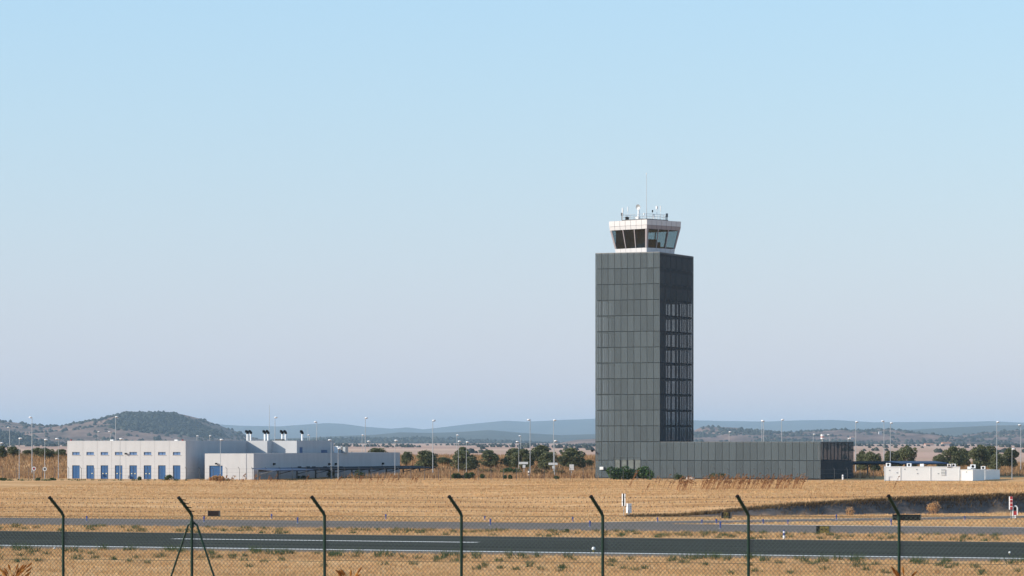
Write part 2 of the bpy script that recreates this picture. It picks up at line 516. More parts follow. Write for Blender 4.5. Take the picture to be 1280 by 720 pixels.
def hills(name, prof, foot, crest, back, mat, label, rough, seed, step=4):
    xs_, ys_ = zip(*prof)
    pxs = np.arange(xs_[0], xs_[-1] + 1, step)
    ts = np.linspace(0, 1, 30)
    top = np.interp(pxs, xs_, ys_)
    base = 0.0
    V = []
    for t in ts:
        if t < .7:
            Y = foot + (crest - foot) * t / .7; k = float(smooth(0, 1, t / .7)) * .55 + .45 * (t / .7)
        else:
            Y = crest + (back - crest) * (t - .7) / .3; k = 1 - float(smooth(0, 1, (t - .7) / .3))
        for px, py in zip(pxs, top):
            x = X_at(px, crest)
            zt = Z_at(py, crest)
            q = mnoise.fractal((x / rough, Y / rough, seed), 1.0, 2.1, 5)
            w = 1 - abs(k - .5) * 1.4
            z = base + (zt - base) * min(1, max(0, k + q * .16 * w)) + (q * .02 * zt if k > .8 else 0)
            V.append((x, Y, z if t > 0 else -3))
    n_ = len(pxs); m_ = len(ts)
    i = (np.arange(m_ - 1)[:, None] * n_ + np.arange(n_ - 1)[None]).ravel()
    V = np.array(V)
    me = mesh_np(name, V, np.stack([i, i + 1, i + n_ + 1, i + n_], 1), mat)
    me.polygons.foreach_set('use_smooth', [True] * len(me.polygons))
    o = link(name, me); tag(o, label, 'hills', kind='structure')
    return V.reshape(m_, n_, 3)


A = [(-700, 536), (-400, 520), (-200, 515), (-60, 522), (0, 526), (10, 527), (27, 529), (55, 532), (80, 532.5), (100, 530.5), (115, 527), (145, 522), (160, 518.5), (172, 516.5), (182, 517.3), (200, 517), (217, 516.3), (224, 518), (236, 521), (250, 525), (265, 530.5), (285, 538), (300, 545), (325, 552), (360, 556)]
VA = hills('brown_hill', A, 6300, 8000, 9600, M['hill_a'], 'scrubby brown hill rising behind the long white building', 360, 1)
A2 = [(-700, 540), (-200, 535), (-60, 537), (0, 541), (14, 542), (30, 546), (50, 552), (70, 556), (110, 557)]
VA2 = hills('wooded_slope', A2, 5000, 6000, 6300, M['hill_w'], 'low dark wooded slope at the foot of the brown hill', 160, 2)
Bf = [(-900, 528), (0, 534), (200, 528), (262, 530), (300, 532), (350, 533), (385, 530.5), (410, 529), (430, 530), (455, 533.5), (490, 536), (510, 534.5), (530, 537), (555, 534), (580, 531), (600, 529), (632, 526), (655, 527.3), (675, 526.5), (700, 525), (745, 523), (800, 523), (870, 525), (900, 526), (945, 527), (960, 527), (1000, 525.5), (1040, 525), (1060, 526), (1090, 528), (1140, 527.5), (1200, 527), (1240, 526), (1280, 528), (1700, 522), (2200, 530)]
hills('far_blue_range', Bf, 21000, 26000, 30000, M['hill_b'], 'faint blue mountain range along the horizon', 1800, 3, 5)
B2 = [(-600, 545), (330, 549), (400, 546), (470, 543), (500, 540), (540, 541), (575, 540), (612, 537.5), (650, 541), (700, 544), (760, 542), (850, 537), (900, 541), (1000, 543), (1100, 540), (1180, 535), (1240, 532), (1280, 531), (1500, 530), (2000, 545)]
hills('middle_blue_range', B2, 11500, 14000, 16500, M['hill_b'], 'blue grey wooded ridge in front of the far range', 1000, 4, 5)
Cc = [(700, 556), (740, 551), (790, 543), (830, 541), (868, 540), (874, 536), (880, 533.6), (900, 533.8), (922, 534.6), (928, 537), (936, 538), (945, 537.5), (960, 539), (990, 540), (1020, 538.6), (1040, 537.5), (1060, 538.5), (1085, 539.5), (1097, 536.5), (1108, 538.5), (1120, 541), (1145, 545), (1165, 547.5), (1190, 546), (1230, 542), (1260, 539), (1280, 537), (1400, 530), (1700, 536), (2000, 548)]
VC = hills('purple_brown_hill', Cc, 6400, 8400, 9900, M['hill_c'], 'purplish brown hill with scattered trees behind the tower', 360, 5)
Wl = [(300, 556), (350, 552), (400, 549.5), (440, 548), (480, 549), (520, 547.5), (560, 549), (600, 551), (640, 552), (690, 555), (720, 557)]
VW = hills('low_wooded_hill', Wl, 7600, 9500, 10800, M['hill_w'], 'low bluish wooded hill above the carport and oaks', 420, 8)
Cl = [(640, 558), (690, 556), (720, 550), (750, 548), (800, 550), (900, 556)]
hills('low_pale_hill', Cl, 6000, 7200, 8200, M['hill_a'], 'low pale hill just above the treetops left of the tower', 270, 6)


def scrub(name, V, count, size, mat, label, seed, thr, rows=(0, 22), bias=lambda p: 0.0):
    r = np.random.default_rng(seed)
    m_, n_, _ = V.shape
    base = np.array([(1, 0, -.3), (-.5, .87, -.3), (-.5, -.87, -.3), (.55, .5, .6), (-.8, 0, .5), (.3, -.75, .65), (0, 0, 1.05)])
    fs = np.array([(0, 1, 3), (1, 2, 4), (2, 0, 5), (3, 1, 4), (4, 2, 5), (5, 0, 3), (3, 4, 6), (4, 5, 6), (5, 3, 6)])
    VV, FF = [], []; c = 0; tries = 0
    while c < count and tries < count * 12:
        tries += 1
        a = r.uniform(rows[0], rows[1]); b = r.uniform(0, n_ - 1.001)
        i, j = int(a), int(b); fa, fb = a - i, b - j
        p = (V[i, j] * (1 - fa) + V[i + 1, j] * fa) * (1 - fb) + (V[i, j + 1] * (1 - fa) + V[i + 1, j + 1] * fa) * fb
        q = mnoise.fractal((p[0] / 330, p[1] / 700, seed), 1.0, 2.0, 4) + bias(p) + .35 * mnoise.noise((p[0] / 60, p[1] / 160, seed))
        if q < thr + r.normal() * .12 and r.random() > .035: continue
        s = size * r.uniform(.5, 1.5)
        VV.append(p + base * np.array([s, s, s * r.uniform(.6, 1.0)]) * r.uniform(.75, 1.25, (7, 3))); FF.append(fs + 7 * c); c += 1
    me = mesh_np(name, np.concatenate(VV), np.concatenate(FF), mat)
    tag(link(name, me), label, 'scrub', kind='stuff')


scrub('hill_scrub', VA, 6500, 5.0, M['maquis'], 'dark bushes scattered over the brown hill', 3, .24, bias=lambda p: -.30 + .56 * float(smooth(95, 180, 640 + p[0] / p[1] * F)) * float(smooth(8, 27, p[2])))
scrub('hill_scrub', VA2, 4500, 4.6, M['maquis'], 'dense dark trees covering the low wooded slope', 4, -.5)
scrub('hill_scrub', VW, 1500, 5.0, M['maquis'], 'dark trees over the low bluish hill left of the tower', 6, -.1)
scrub('hill_scrub', VC, 6000, 4.5, M['maquis'], 'dark trees dotted over the purplish hill', 5, .12)

def plain_trees(count):
    r = np.random.default_rng(77)
    X = r.uniform(-1300, 1500, count * 40); Y = r.uniform(1500, 5600, count * 40)
    k = np.abs(X / Y * F) < 760
    X, Y = X[k], Y[k]
    q = np.array([mnoise.fractal((x / 160, y / 260, 9), 1.0, 2.0, 3) for x, y in zip(X, Y)])
    k = np.nonzero(q > .34)[0][:count]
    base = np.array([(1, 0, -.3), (-.5, .87, -.3), (-.5, -.87, -.3), (.55, .5, .6), (-.8, 0, .5), (.3, -.75, .65), (0, 0, 1.05)])
    fs = np.array([(0, 1, 3), (1, 2, 4), (2, 0, 5), (3, 1, 4), (4, 2, 5), (5, 0, 3), (3, 4, 6), (4, 5, 6), (5, 3, 6)])
    VV = []
    for i in k:
        sz = r.uniform(1.2, 2.6)
        VV.append(np.array([X[i], Y[i], hz(X[i], Y[i]) + sz * .3]) + base * np.array([sz * 1.2, sz * 1.2, sz]) * r.uniform(.75, 1.25, (7, 3)))
    FF = np.concatenate([fs + 7 * j for j in range(len(k))])
    tag(link('far_trees', mesh_np('far_trees', np.concatenate(VV), FF, M['maquis'])), 'dark far trees in clumps across the plain below the hills', 'trees', kind='stuff')


plain_trees(1500)

# far houses
def far_house(px, py, D, w, d, h, label, rz=0.3, tiled=True):
    if D == 7200:                         # stand it on the hill surface
        best = None
        for row in VC[:22]:
            Yr = row[0, 1]; zr = float(np.interp(X_at(px, Yr), row[:, 0], row[:, 2]))
            if zr >= Z_at(py, Yr) and best is None: best = (Yr, zr)
        D = best[0] if best else 8400
    e = empty('farmhouse', (X_at(px, D), D, Z_at(py, D)), rz, label, 'house', 'farmhouses on the far hill')
    MB().box(-w / 2, w / 2, -d / 2, d / 2, -4, h).build('wall', M['housewall'] if tiled else M['white'], e)
    r = MB(); o = .4
    r.add([(-w / 2 - o, -d / 2 - o, h), (w / 2 + o, -d / 2 - o, h), (w / 2 + o, d / 2 + o, h), (-w / 2 - o, d / 2 + o, h), (-w / 2 - o, 0, h + d * .28), (w / 2 + o, 0, h + d * .28)],
          [(0, 1, 5, 4), (2, 3, 4, 5), (1, 2, 5), (3, 0, 4), (3, 2, 1, 0)])
    r.build('roof', M['tile'] if tiled else M['roofdark'], e)
    for k in range(max(2, int(w / 5))):
        x = -w / 2 + (k + .5) * w / max(2, int(w / 5))
        MB().box(x - .6, x + .6, -d / 2 - .06, -d / 2 + .1, h * .35, h * .75).build('window', M['win_glass'], e)


far_house(1161, 558.3, 5000, 12, 7, 2.8, 'small pink farmhouse on the plain, left of the longer one')
far_house(1183, 558.3, 5000, 13, 8, 4.3, 'longer pale orange farmhouse above the right hand oaks')
far_house(1100, 543, 7200, 6, 6, 5.2, 'white house among trees at the top of the right hill', .2, False)
far_house(1065, 549.5, 7200, 8, 6, 4.2, 'pinkish house low on the slope just right of the annex')
far_house(1117, 542.5, 7200, 5, 5, 3.2, 'smallest white house right of the hilltop house', .4, False)

# ------------------------------------------------------------------ building frames
class Frame:
    """local x along the front (to the right), local y to the back"""
    def __init__(s, px, D, th=TH):
        s.x0, s.y0, s.th = X_at(px, D), D, th
        s.c, s.s = math.cos(th), math.sin(th)

    def lx(s, px, ly=0):
        k = px - 640.0
        return (k * (s.y0 + ly * s.c) - F * (s.x0 + ly * s.s)) / (F * s.c + k * s.s)

    def ly(s, px, lx=0):
        k = px - 640.0
        return (k * (s.y0 - lx * s.s) - F * (s.x0 + lx * s.c)) / (F * s.s - k * s.c)

    def w(s, lx, ly):
        return (s.x0 + lx * s.c + ly * s.s, s.y0 - lx * s.s + ly * s.c)

    def zz(s, py, lx, ly):
        return Z_at(py, s.w(lx, ly)[1])


# ------------------------------------------------------------------ control tower
fr = Frame(825, 610)
TZ = 2.2
tower = empty('control_tower', (fr.x0, fr.y0, TZ), -TH, 'tall dark grey mesh clad control tower with white cab and long low annex', 'control tower')
W = -fr.lx(744); Dp = fr.ly(867); LA = fr.lx(1026); DA = fr.ly(1067, LA)
ztop = Z_at(315, 610) - TZ; zan = Z_at(552, 610) - TZ
RH = (ztop - zan) / 12.0
NCF, NCS = 10, 6
cw = W / NCF; cs = Dp / NCS; ca = LA / 23; cas = DA / 6
g = .045


def panel_mesh(w, h, mat='screen'):
    return MB().box(g, w - g, 0, .05, g, h - g).mesh('cladding_panel', M[mat])


zlow = [0.35, zan / 2 + .1, zan]
pm_f = panel_mesh(cw, RH); pm_s = panel_mesh(cs, RH, 'screen_open_shade')
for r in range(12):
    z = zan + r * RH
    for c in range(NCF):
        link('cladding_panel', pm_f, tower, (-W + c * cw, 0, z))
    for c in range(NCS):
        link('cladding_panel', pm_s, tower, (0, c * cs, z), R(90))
# window opening in the foot of the front face
wx0, wx1 = fr.lx(766.5), fr.lx(801)
wz0, wz1 = fr.zz(587, wx0, 0) - TZ, fr.zz(572.5, wx0, 0) - TZ
for r in range(2):
    z0, z1 = zlow[r], zlow[r + 1]
    pl = panel_mesh(cw, z1 - z0)
    for c in range(NCF):
        x = -W + c * cw
        if r == 0 and x + cw > wx0 + .3 and x < wx1 - .3:
            if z1 - wz1 > .15:
                MB().box(g, cw - g, 0, .05, wz1 + .1, z1 - g).build('cladding_panel', M['screen'], tower, (x, 0, 0))
            if wz0 > .4:
                MB().box(g, cw - g, 0, .05, z0, wz0 - .08).build('cladding_panel', M['screen'], tower, (x, 0, 0))
            continue
        link('cladding_panel', pl, tower, (x, 0, z0))
    pa = panel_mesh(ca, z1 - z0); ps = panel_mesh(cas, z1 - z0, 'screen_open_shade')
    for c in range(23):
        link('cladding_panel', pa, tower, (c * ca, 0, z0))
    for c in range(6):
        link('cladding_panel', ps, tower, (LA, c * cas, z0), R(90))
# the far skins, seen through the near ones
MB().box(-W, -W + .05, .06, Dp - .06, zlow[0], ztop).build('left_screen', M['screen_open_shade'], tower)
MB().box(-W, 0, Dp - .05, Dp, zlow[0], ztop).build('rear_screen', M['screen_open_shade'], tower)
MB().box(.1, LA, DA - .05, DA, zlow[0], zan).build('annex_rear_screen', M['screen_open_shade'], tower)
# frames behind the joints
for c in range(NCF + 1):
    x = min(max(-W + c * cw, -W + .1), -.12)
    MB().box(x - .05, x + .05, .055, .20, .1, ztop).build('mullion', M['screen_edge'], tower)
for c in range(1, NCS + 1):
    y = min(c * cs, Dp - .12)
    MB().box(-.20, -.055, y - .05, y + .05, zan, ztop).build('mullion', M['screen_edge'], tower)
for c in range(1, 24):
    x = min(c * ca, LA - .12)
    MB().box(x - .05, x + .05, .055, .20, .1, zan - .05).build('mullion', M['screen_edge'], tower)
# slabs, rooms, core, fins
for r in range(12):
    z = zan + r * RH
    MB().box(-W + .25, -.25, .25, Dp - .25, z - .2, z + .16).build('floor_slab', M['slab'], tower)
MB().box(-W + .06, -.06, .06, Dp - .06, ztop - .25, ztop + .06).build('roof', M['roofdark'], tower)
MB().box(-W * .74, -W * .25, 3.5, 11.0, .2, zan + 9 * RH - .2).build('core', M['core'], tower)
MB().box(-W * .61, -.4, .9, 3.55, .2, zan + 9 * RH - .2).build('stair_core', M['core'], tower)
MB().box(-W + .4, -.4, .4, Dp - .4, .2, zan - .3).build('ground_rooms', M['core'], tower)
for r in range(9, 12):
    z = zan + r * RH
    MB().box(-W + .22, -.22, .22, Dp - .22, z + .17, z + RH - .62).build('upper_room', M['room'], tower)
    MB().box(-W + .21, -.21, .21, Dp - .21, z + RH - .61, z + RH - .21).build('room_band', M['slab'], tower)
fin = MB().box(-.07, .07, -.07, .07, 0, 9 * RH).mesh('fin', M['core'])
fin2 = MB().box(-.16, .16, -.16, .16, 0, 9 * RH).mesh('fin', M['core'])
y = .8
while y < Dp - .4:
    link('fin', fin if random.random() < .7 else fin2, tower, (-W + .3, y, zan)); y += random.choice([.55, .8, .8, 1.1])
x = -W + .9
while x < -.4:
    link('fin', fin if random.random() < .7 else fin2, tower, (x, Dp - .3, zan)); x += random.choice([.4, .5, .7])
# annex body
MB().box(.25, LA - .25, .45, DA - .3, .1, zan - (zan - zlow[1]) * .98 + .0).build('annex_room', M['core'], tower)
MB().box(.25, LA * .78, .45, DA - .3, zlow[1] + .05, zan - .25).build('annex_upper_room', M['core'], tower)
MB().box(.02, LA - .06, .06, DA - .06, zan - .22, zan - .02).build('annex_roof', M['roofdark'], tower)
for k in range(9):
    MB().box(LA - .5, LA - .36, .8 + k * DA / 9.2, .95 + k * DA / 9.2, zlow[1] + .05, zan - .23).build('fin', M['core'], tower)
MB().box(-W + .02, LA - .02, .02, DA - .02, -.6, .33).build('plinth', M['core'], tower)
# four-pane window
win = empty('window', (0, 0, 0)); win.parent = tower
for k in range(4):
    MB().box(wx0 + (wx1 - wx0) * k / 4 + .071, wx0 + (wx1 - wx0) * (k + 1) / 4 - .071, .10, .16, wz0, wz1).build('pane', M['win_glass'], win)
for k in range(5):
    xx = wx0 + (wx1 - wx0) * k / 4
    MB().box(xx - .07, xx + .07, .02, .2, wz0, wz1).build('frame', M['black'], win)
MB().box(wx0 - .1, wx1 + .1, .01, .3, wz1 + .001, wz1 + .1).build('lintel', M['black'], win)
# meter box and wall lamp
mx_ = fr.lx(752.5)
MB().box(mx_ - .32, mx_ + .32, -.30, -.01, fr.zz(587, mx_, 0) - TZ, fr.zz(583.5, mx_, 0) - TZ).build('meter_box', M['lampwhite'], tower)
wl = MB(); wl.tube([(-W, -.05, 5.0), (-W - .35, -.5, 5.05)], .05, 6); wl.ball((-W - .35, -.5, 4.95), .25, .25, .18)
wl.build('wall_lamp', M['black'], tower)

# cab
cx, cy = -W / 2, Dp / 2
cwx, cwy = fr.w(cx, cy)
DC = cwy
cabz = lambda py: Z_at(py, DC) - TZ
CA = R(44) - TH
cab = empty('cab', (cx + (X_at(806.3, DC) - cwx) * CT, cy, 0), -CA); cab.parent = tower
HD = lambda px: (px / F * DC) / math.sqrt(2)
zb0, zb1, zg1, zt1 = ztop + .07, cabz(311.3), cabz(288.5), cabz(277)
a0, ab, ag, at1 = HD(36.6), HD(37.6), HD(43.6), HD(45.0)


def ring(h0, z0, h1, z1, name, mat):      # four sloped sides
    m = MB()
    c = [(-1, -1), (1, -1), (1, 1), (-1, 1)]
    m.add([(x * h0, y * h0, z0) for x, y in c] + [(x * h1, y * h1, z1) for x, y in c], [(i, (i + 1) % 4, 4 + (i + 1) % 4, 4 + i) for i in range(4)] + [(3, 2, 1, 0), (4, 5, 6, 7)])
    return m.build(name, mat, cab)


def slab_on(side, t0, t1, h0, z0, h1, z1, thick, off, name, mat):
    """a panel between fractions t0..t1 of one cab side, sloping from half width h0 at z0 to h1 at z1"""
    a = side * math.pi / 2
    def pt(t, h, z, o): 
        x = -h + 2 * h * t; y = -h + o
        return (x * math.cos(a) - y * math.sin(a), x * math.sin(a) + y * math.cos(a), z)
    vs = [pt(t0, h0, z0, -off), pt(t1, h0, z0, -off), pt(t1, h1, z1, -off), pt(t0, h1, z1, -off), pt(t0, h0, z0, thick - off), pt(t1, h0, z0, thick - off), pt(t1, h1, z1, thick - off), pt(t0, h1, z1, thick - off)]
    m = MB().add(vs, [(0, 1, 2, 3), (7, 6, 5, 4), (1, 0, 4, 5), (2, 1, 5, 6), (3, 2, 6, 7), (0, 3, 7, 4)])
    return m.build(name, mat, cab)


ring(a0 - .25, zb0 - .05, ab - .25, zb1 + .25, 'cab_floor', M['black'])
ring(ag - .2, zg1 - .05, at1 - .3, zt1 - .13, 'cab_ceiling', M['slab'])
MB().box(-ab + .08, ab - .3, -ab + .12, -ab + .2, zb1 + .25, zg1 - .05).build('dark_backing', M['black'], cab)  # dark sheet added behind the left panes to make them look dark
MB().box(ab * .1, ab * .75, -ab * .3, ab * .25, zb1 + .25, zb1 + 1.1).build('console', M['black'], cab)
MB().box(-ab * .3, ab * .2, ab * .2, ab * .6, zb1 + .25, zb1 + 1.7).build('console', M['black'], cab)
for s in range(4):
    for k in range(6):
        slab_on(s, k / 6 + .004, (k + 1) / 6 - .004, a0, zb0, ab, zb1 - .02, .1, .0, 'base_panel', M['cab_white'])
    for k in range(3):
        slab_on(s, .035 + k * .31 + .006, .035 + (k + 1) * .31 - .006, ab, zb1, ag, zg1, .06, -.06, 'pane', M['glass'])
    for k in range(4):
        t = .035 + k * .31
        slab_on(s, t - .010, t + .010, ab, zb1, ag, zg1, .12, .02, 'mullion', M['cab_frame'])
    slab_on(s, 0, .03, ab, zb1, ag, zg1, .12, .03, 'corner_post', M['cab_frame'])
    slab_on(s, .97, 1, ab, zb1, ag, zg1, .12, .03, 'corner_post', M['cab_frame'])
    zm = zg1 + (zt1 - zg1) * .42
    for k in range(7):
        slab_on(s, k / 7 + .004, (k + 1) / 7 - .004, ag + .05, zg1 + .03, at1, zm - .02, .1, .0, 'fascia_panel', M['cab_frame'] if s in (1,) else M['cab_white'])  # right side's lower row in darker grey: its shade put into the colour
        slab_on(s, k / 7 + .004, (k + 1) / 7 - .004, at1, zm + .02, at1 + .02, zt1, .1, .0, 'fascia_panel', M['cab_white'])
ring(at1 - .12, zt1 - .12, at1 - .12, zt1 + .0, 'cab_roof', M['roofdark'])
pr = HD(29.0)
ring(pr, zt1 + .01, pr, zt1 + .28, 'roof_platform', M['bar'])
zp = zt1 + .28
for s in range(4):
    a = s * math.pi / 2; ca_, sa_ = math.cos(a), math.sin(a)
    rot = lambda x, y: (x * ca_ - y * sa_, x * sa_ + y * ca_)
    for zr in (.45, .85):
        p, q = rot(-pr + .1, -pr + .1), rot(pr - .1, -pr + .1)
        MB().tube([(*p, zp + zr), (*q, zp + zr)], .025, 5).build('rail', M['galv'], cab)
    for k in range(6):
        p = rot(-pr + .1 + k * (2 * pr - .2) / 6, -pr + .1)
        MB().tube([(*p, zp), (*p, zp + .87)], .025, 5).build('rail_post', M['galv'], cab)
# aerials; dx in pixels from the cab centre line, heights in pixels
ic, is_ = math.cos(R(44)), math.sin(R(44))
def roof_pt(dpx, depth=0.0):
    wx = dpx / F * DC; wy = depth
    return (wx * ic - wy * is_, wx * is_ + wy * ic)


def aerial(dpx, py, depth, r, mat, knob=None, name='aerial'):
    x, y = roof_pt(dpx, depth); zt = cabz(py)
    m = MB().tube([(x, y, zp), (x, y, zt)], [r, r * .7], 6).build(name, mat, cab)
    if knob:
        MB().tube([(x, y, zt - knob[1]), (x, y, zt + .02)], knob[0], 8).build('aerial_head', knob[2], cab)


x, y = roof_pt(1.6, -1.0)
MB().tube([(x, y, zp), (x, y, cabz(245)), (x, y, cabz(217.5))], [.07, .045, .03], 6).build('mast', M['galv'], cab)
MB().tube([(x, y, cabz(218.5)), (x, y, cabz(216.8))], .09, 6).build('mast_light', M['lampwhite'], cab)
aerial(-28, 260, .0, .05, M['lampwhite'], (.12, .9, M['lampwhite']))
aerial(-28.6, 266, .3, .12, M['bar'], (.2, .5, M['bar']))
aerial(-21.5, 258.5, .4, .04, M['lampwhite'], (.08, .8, M['lampwhite']))
aerial(-1.5, 267, -1.5, .05, M['lampwhite'], (.13, .35, M['lampwhite']))
aerial(9.5, 262.5, .5, .05, M['galv'], (.12, .35, M['black']))
aerial(10.8, 268, -.5, .07, M['lampwhite'], (.14, .5, M['lampwhite']))
aerial(15, 257.5, .6, .05, M['lampwhite'], (.19, .5, M['lampwhite']))
aerial(19.3, 257.5, -.3, .04, M['lampwhite'], (.08, .9, M['lampwhite']))
aerial(27.3, 267, .0, .10, M['bar'], (.2, .6, M['bar']))
aerial(25.5, 270, .2, .05, M['bar'])
# radar dish on a pedestal
x, y = roof_pt(-8.2, -.8)
dz = cabz(259.5)
MB().tube([(x, y, zp), (x, y, zp + .8), (x, y, dz - .2)], [.26, .18, .15], 8).build('dish_pedestal', M['lampwhite'], cab)
dm = MB(); n_ = 16; vs = []
for j in range(5):
    rr = .50 * j / 4 + (0.001 if j == 0 else 0)
    for k in range(n_):
        t = 2 * math.pi * k / n_
        vs.append((rr * math.cos(t), .28 * (rr / .50) ** 2 * -.6, rr * math.sin(t)))
dm.add(vs, [(j * n_ + k, j * n_ + (k + 1) % n_, (j + 1) * n_ + (k + 1) % n_, (j + 1) * n_ + k) for j in range(4) for k in range(n_)])
dm.tube([(0, .02, 0), (0, .28, 0)], [.3, .18], 10)
dm.build('dish', M['galv'], cab, (x, y, dz), R(44) - .7, smooth_=True)
MB().box(-.3, .3, -.2, .2, 0, .45).build('equipment_box', M['lampwhite'], cab, (*roof_pt(-9.5, -1.4), zp))
MB().box(-.25, .25, -.2, .2, 0, .5).build('equipment_box', M['black'], cab, (*roof_pt(-22.5, -.6), zp))

# ------------------------------------------------------------------ white technical building
fb = Frame(232, 603)
BZ = 2.1
bld = empty('technical_building', (fb.x0, fb.y0, BZ), -TH, 'long white flat roofed building with a row of eight blue doors', 'building')
bt = Z_at(551, 603) - BZ
Wb = -fb.lx(84)
l1 = fb.ly(308.5); x2 = fb.lx(334, l1); l2 = fb.ly(340, x2); x3 = fb.lx(371, l2); l3 = fb.ly(417, x3)
la = 1.2; xa = fb.lx(256, la); xb = fb.lx(317, la); lb = fb.ly(500, xb)
bt2 = fb.zz(567, xb, la) - BZ


def holed(w, h, holes, depth, mat, name, parent, loc, t=.3):
    """front wall panel (facing -y) with rectangular recesses going right through its thickness"""
    xs = sorted({0, w, *[a for hh in holes for a in (hh[0], hh[1])]}); zs = sorted({0, h, *[a for hh in holes for a in (hh[2], hh[3])]})
    m = MB()
    def inhole(x, z): return any(a < x < b and c < z < d for a, b, c, d in holes)
    for i in range(len(xs) - 1):
        for j in range(len(zs) - 1):
            if not inhole((xs[i] + xs[i + 1]) / 2, (zs[j] + zs[j + 1]) / 2):
                m.add([(xs[i], 0, zs[j]), (xs[i + 1], 0, zs[j]), (xs[i + 1], 0, zs[j + 1]), (xs[i], 0, zs[j + 1])], [(0, 1, 2, 3)])
    for a, b, c, d in holes + [(w, 0, h, 0)]:
        m.add([(a, 0, c), (b, 0, c), (b, 0, d), (a, 0, d), (a, t, c), (b, t, c), (b, t, d), (a, t, d)], [(0, 4, 5, 1), (1, 5, 6, 2), (2, 6, 7, 3), (3, 7, 4, 0)])
    m.add([(0, t, 0), (w, t, 0), (w, t, h), (0, t, h)], [(3, 2, 1, 0)] if not holes else [])
    return m.build(name, mat, parent, loc)


# main body with the two set-backs (front skin is separate panels, 0.3 thick)
poly = [(-Wb, .31), (-.002, .31), (-.002, l1), (x2, l1), (x2, l2), (x3, l2), (x3, l3), (-Wb, l3)]
MB().prism(poly, -.5, bt).build('wall', M['white'], bld)
cop = MB()
MB().prism([(-Wb + .3, .6), (-.3, .6), (-.3, l1 + .3), (x2 - .3, l1 + .3), (x2 - .3, l2 + .3), (x3 - .3, l2 + .3), (x3 - .3, l3 - .3), (-Wb + .3, l3 - .3)], bt + .001, bt + .02).build('roof', M['roofdark'], bld)
centres = [94.9, 112.7, 130.5, 148.3, 166.4, 184.4, 202.3, 220.8]
cxs = [fb.lx(c) for c in centres]
edges = [-Wb] + [(cxs[i] + cxs[i + 1]) / 2 for i in range(7)] + [-.002]
for i in range(8):
    x0, x1 = edges[i] + .012, edges[i + 1] - (.012 if i < 7 else 0)
    hw = .5 * (fb.lx(centres[i] + 4.7) - fb.lx(centres[i] - 4.7))
    c = cxs[i] - x0
    dz1 = fb.zz(581.7, cxs[i], 0) - BZ
    z0w, z1w = fb.zz(568.7, cxs[i], 0) - BZ, fb.zz(565, cxs[i], 0) - BZ
    holed(x1 - x0, bt + .5, [(c - hw, c + hw, .55, dz1 + .5), (c - hw, c + hw, z0w + .5, z1w + .5)], .2, M['white'], 'wall_panel', bld, (x0, 0, -.5))
    d = empty('door', (cxs[i], .14, 0)); d.parent = bld
    for sgn in (-1, 1):
        a, b = (-hw, -.012) if sgn < 0 else (.012, hw)
        lf = MB().box(a, b, 0, .06, .05, dz1).build('door_leaf', M['blue'], d)
        MB().box(a + .1, b - .1, -.02, 0, .25, dz1 - .15).build('leaf_panel', M['blue'], d)
    if 1 <= i <= 5:
        for sgn in ((-1, 1) if i in (2, 3, 4, 5) else (1,)):
            MB().box(sgn * .32 - .10, sgn * .32 + .10, -.08, -.021, 1.15, 1.32).build('handle', M['handle'], d)
    w_ = empty('window', (cxs[i], .12, 0)); w_.parent = bld
    MB().box(-hw, hw, .02, .06, z0w, z1w).build('pane', M['blue_glass'], w_)
    for xx in (-hw, 0, hw):
        MB().box(xx - .04, xx + .04, -.02, .02, z0w, z1w).build('frame', M['blue'], w_)
    MB().box(-hw - .08, hw + .08, -.20, .1, z0w - .07, z0w - .002).build('sill', M['white'], w_)
# lower wing
MB().box(xa, xb, la + .31, lb, -.5, bt2).build('low_wing_wall', M['white'], bld)
gx0, gx1 = fb.lx(261.5, la), fb.lx(278.3, la); gz1 = fb.zz(582, gx0, la) - BZ
holed(xb - xa, bt2 + .5, [(gx0 - xa, gx1 - xa, .5, gz1 + .5)], .2, M['white'], 'wall_panel', bld, (xa, la, -.5))
gd = empty('garage_door', (0, la + .15, 0)); gd.parent = bld
for k in range(5):
    MB().box(gx0, gx1, 0, .06, k * gz1 / 5 + .02, (k + 1) * gz1 / 5 - .02).build('door_slat', M['blue'], gd)
MB().box(xa + .3, xb - .3, la + .6, lb - .3, bt2 + .001, bt2 + .02).build('low_roof', M['roofdark'], bld)
# windows in the shaded upper side wall
def side_win(pxa, pxb, ya, yb, lx, name, mat):
    y0, y1 = fb.ly(pxa, lx), fb.ly(pxb, lx)
    z0, z1 = fb.zz(yb, lx, y0) - BZ, fb.zz(ya, lx, y0) - BZ
    w_ = MB().box(lx - .05, lx + .03, y0, y1, z0, z1).build(name, mat, bld)
    MB().box(lx + .03, lx + .08, y0 - .08, y1 + .08, z1, z1 + .08).build('lintel', M['white'], bld)


side_win(374.5, 378, 559, 567, x3, 'door', M['blue'])
side_win(401.5, 409, 562.5, 567, x3, 'window', M['blue'])
for pxa in (372, 383, 390, 404, 413, 424, 446, 468, 489):
    side_win(pxa, pxa + 4.5, 583, 585, xb, 'vent_grille', M['black'])
# dark wall lamps
for px, py, lx_ in ((342, 580, xb), (411, 580, xb), (419, 580, xb), (478, 579.5, xb)):
    y0 = fb.ly(px, lx_)
    MB().box(lx_, lx_ + .25, y0 - .25, y0 + .25, fb.zz(py + 1.2, lx_, y0) - BZ, fb.zz(py - 1.2, lx_, y0) - BZ).build('wall_lamp', M['black'], bld)
for px, py, l_ in ((158, 567, 0), (271, 579.5, la)):
    xx = fb.lx(px, l_)
    m = MB(); zz_ = fb.zz(py, xx, l_) - BZ
    m.box(xx - .15, xx + .15, l_ - .38, l_ - .12, zz_ - .14, zz_ + .12); m.box(xx - .05, xx + .05, l_ - .2, l_, zz_ - .05, zz_ + .05)
    m.build('wall_lamp', M['black'], bld)
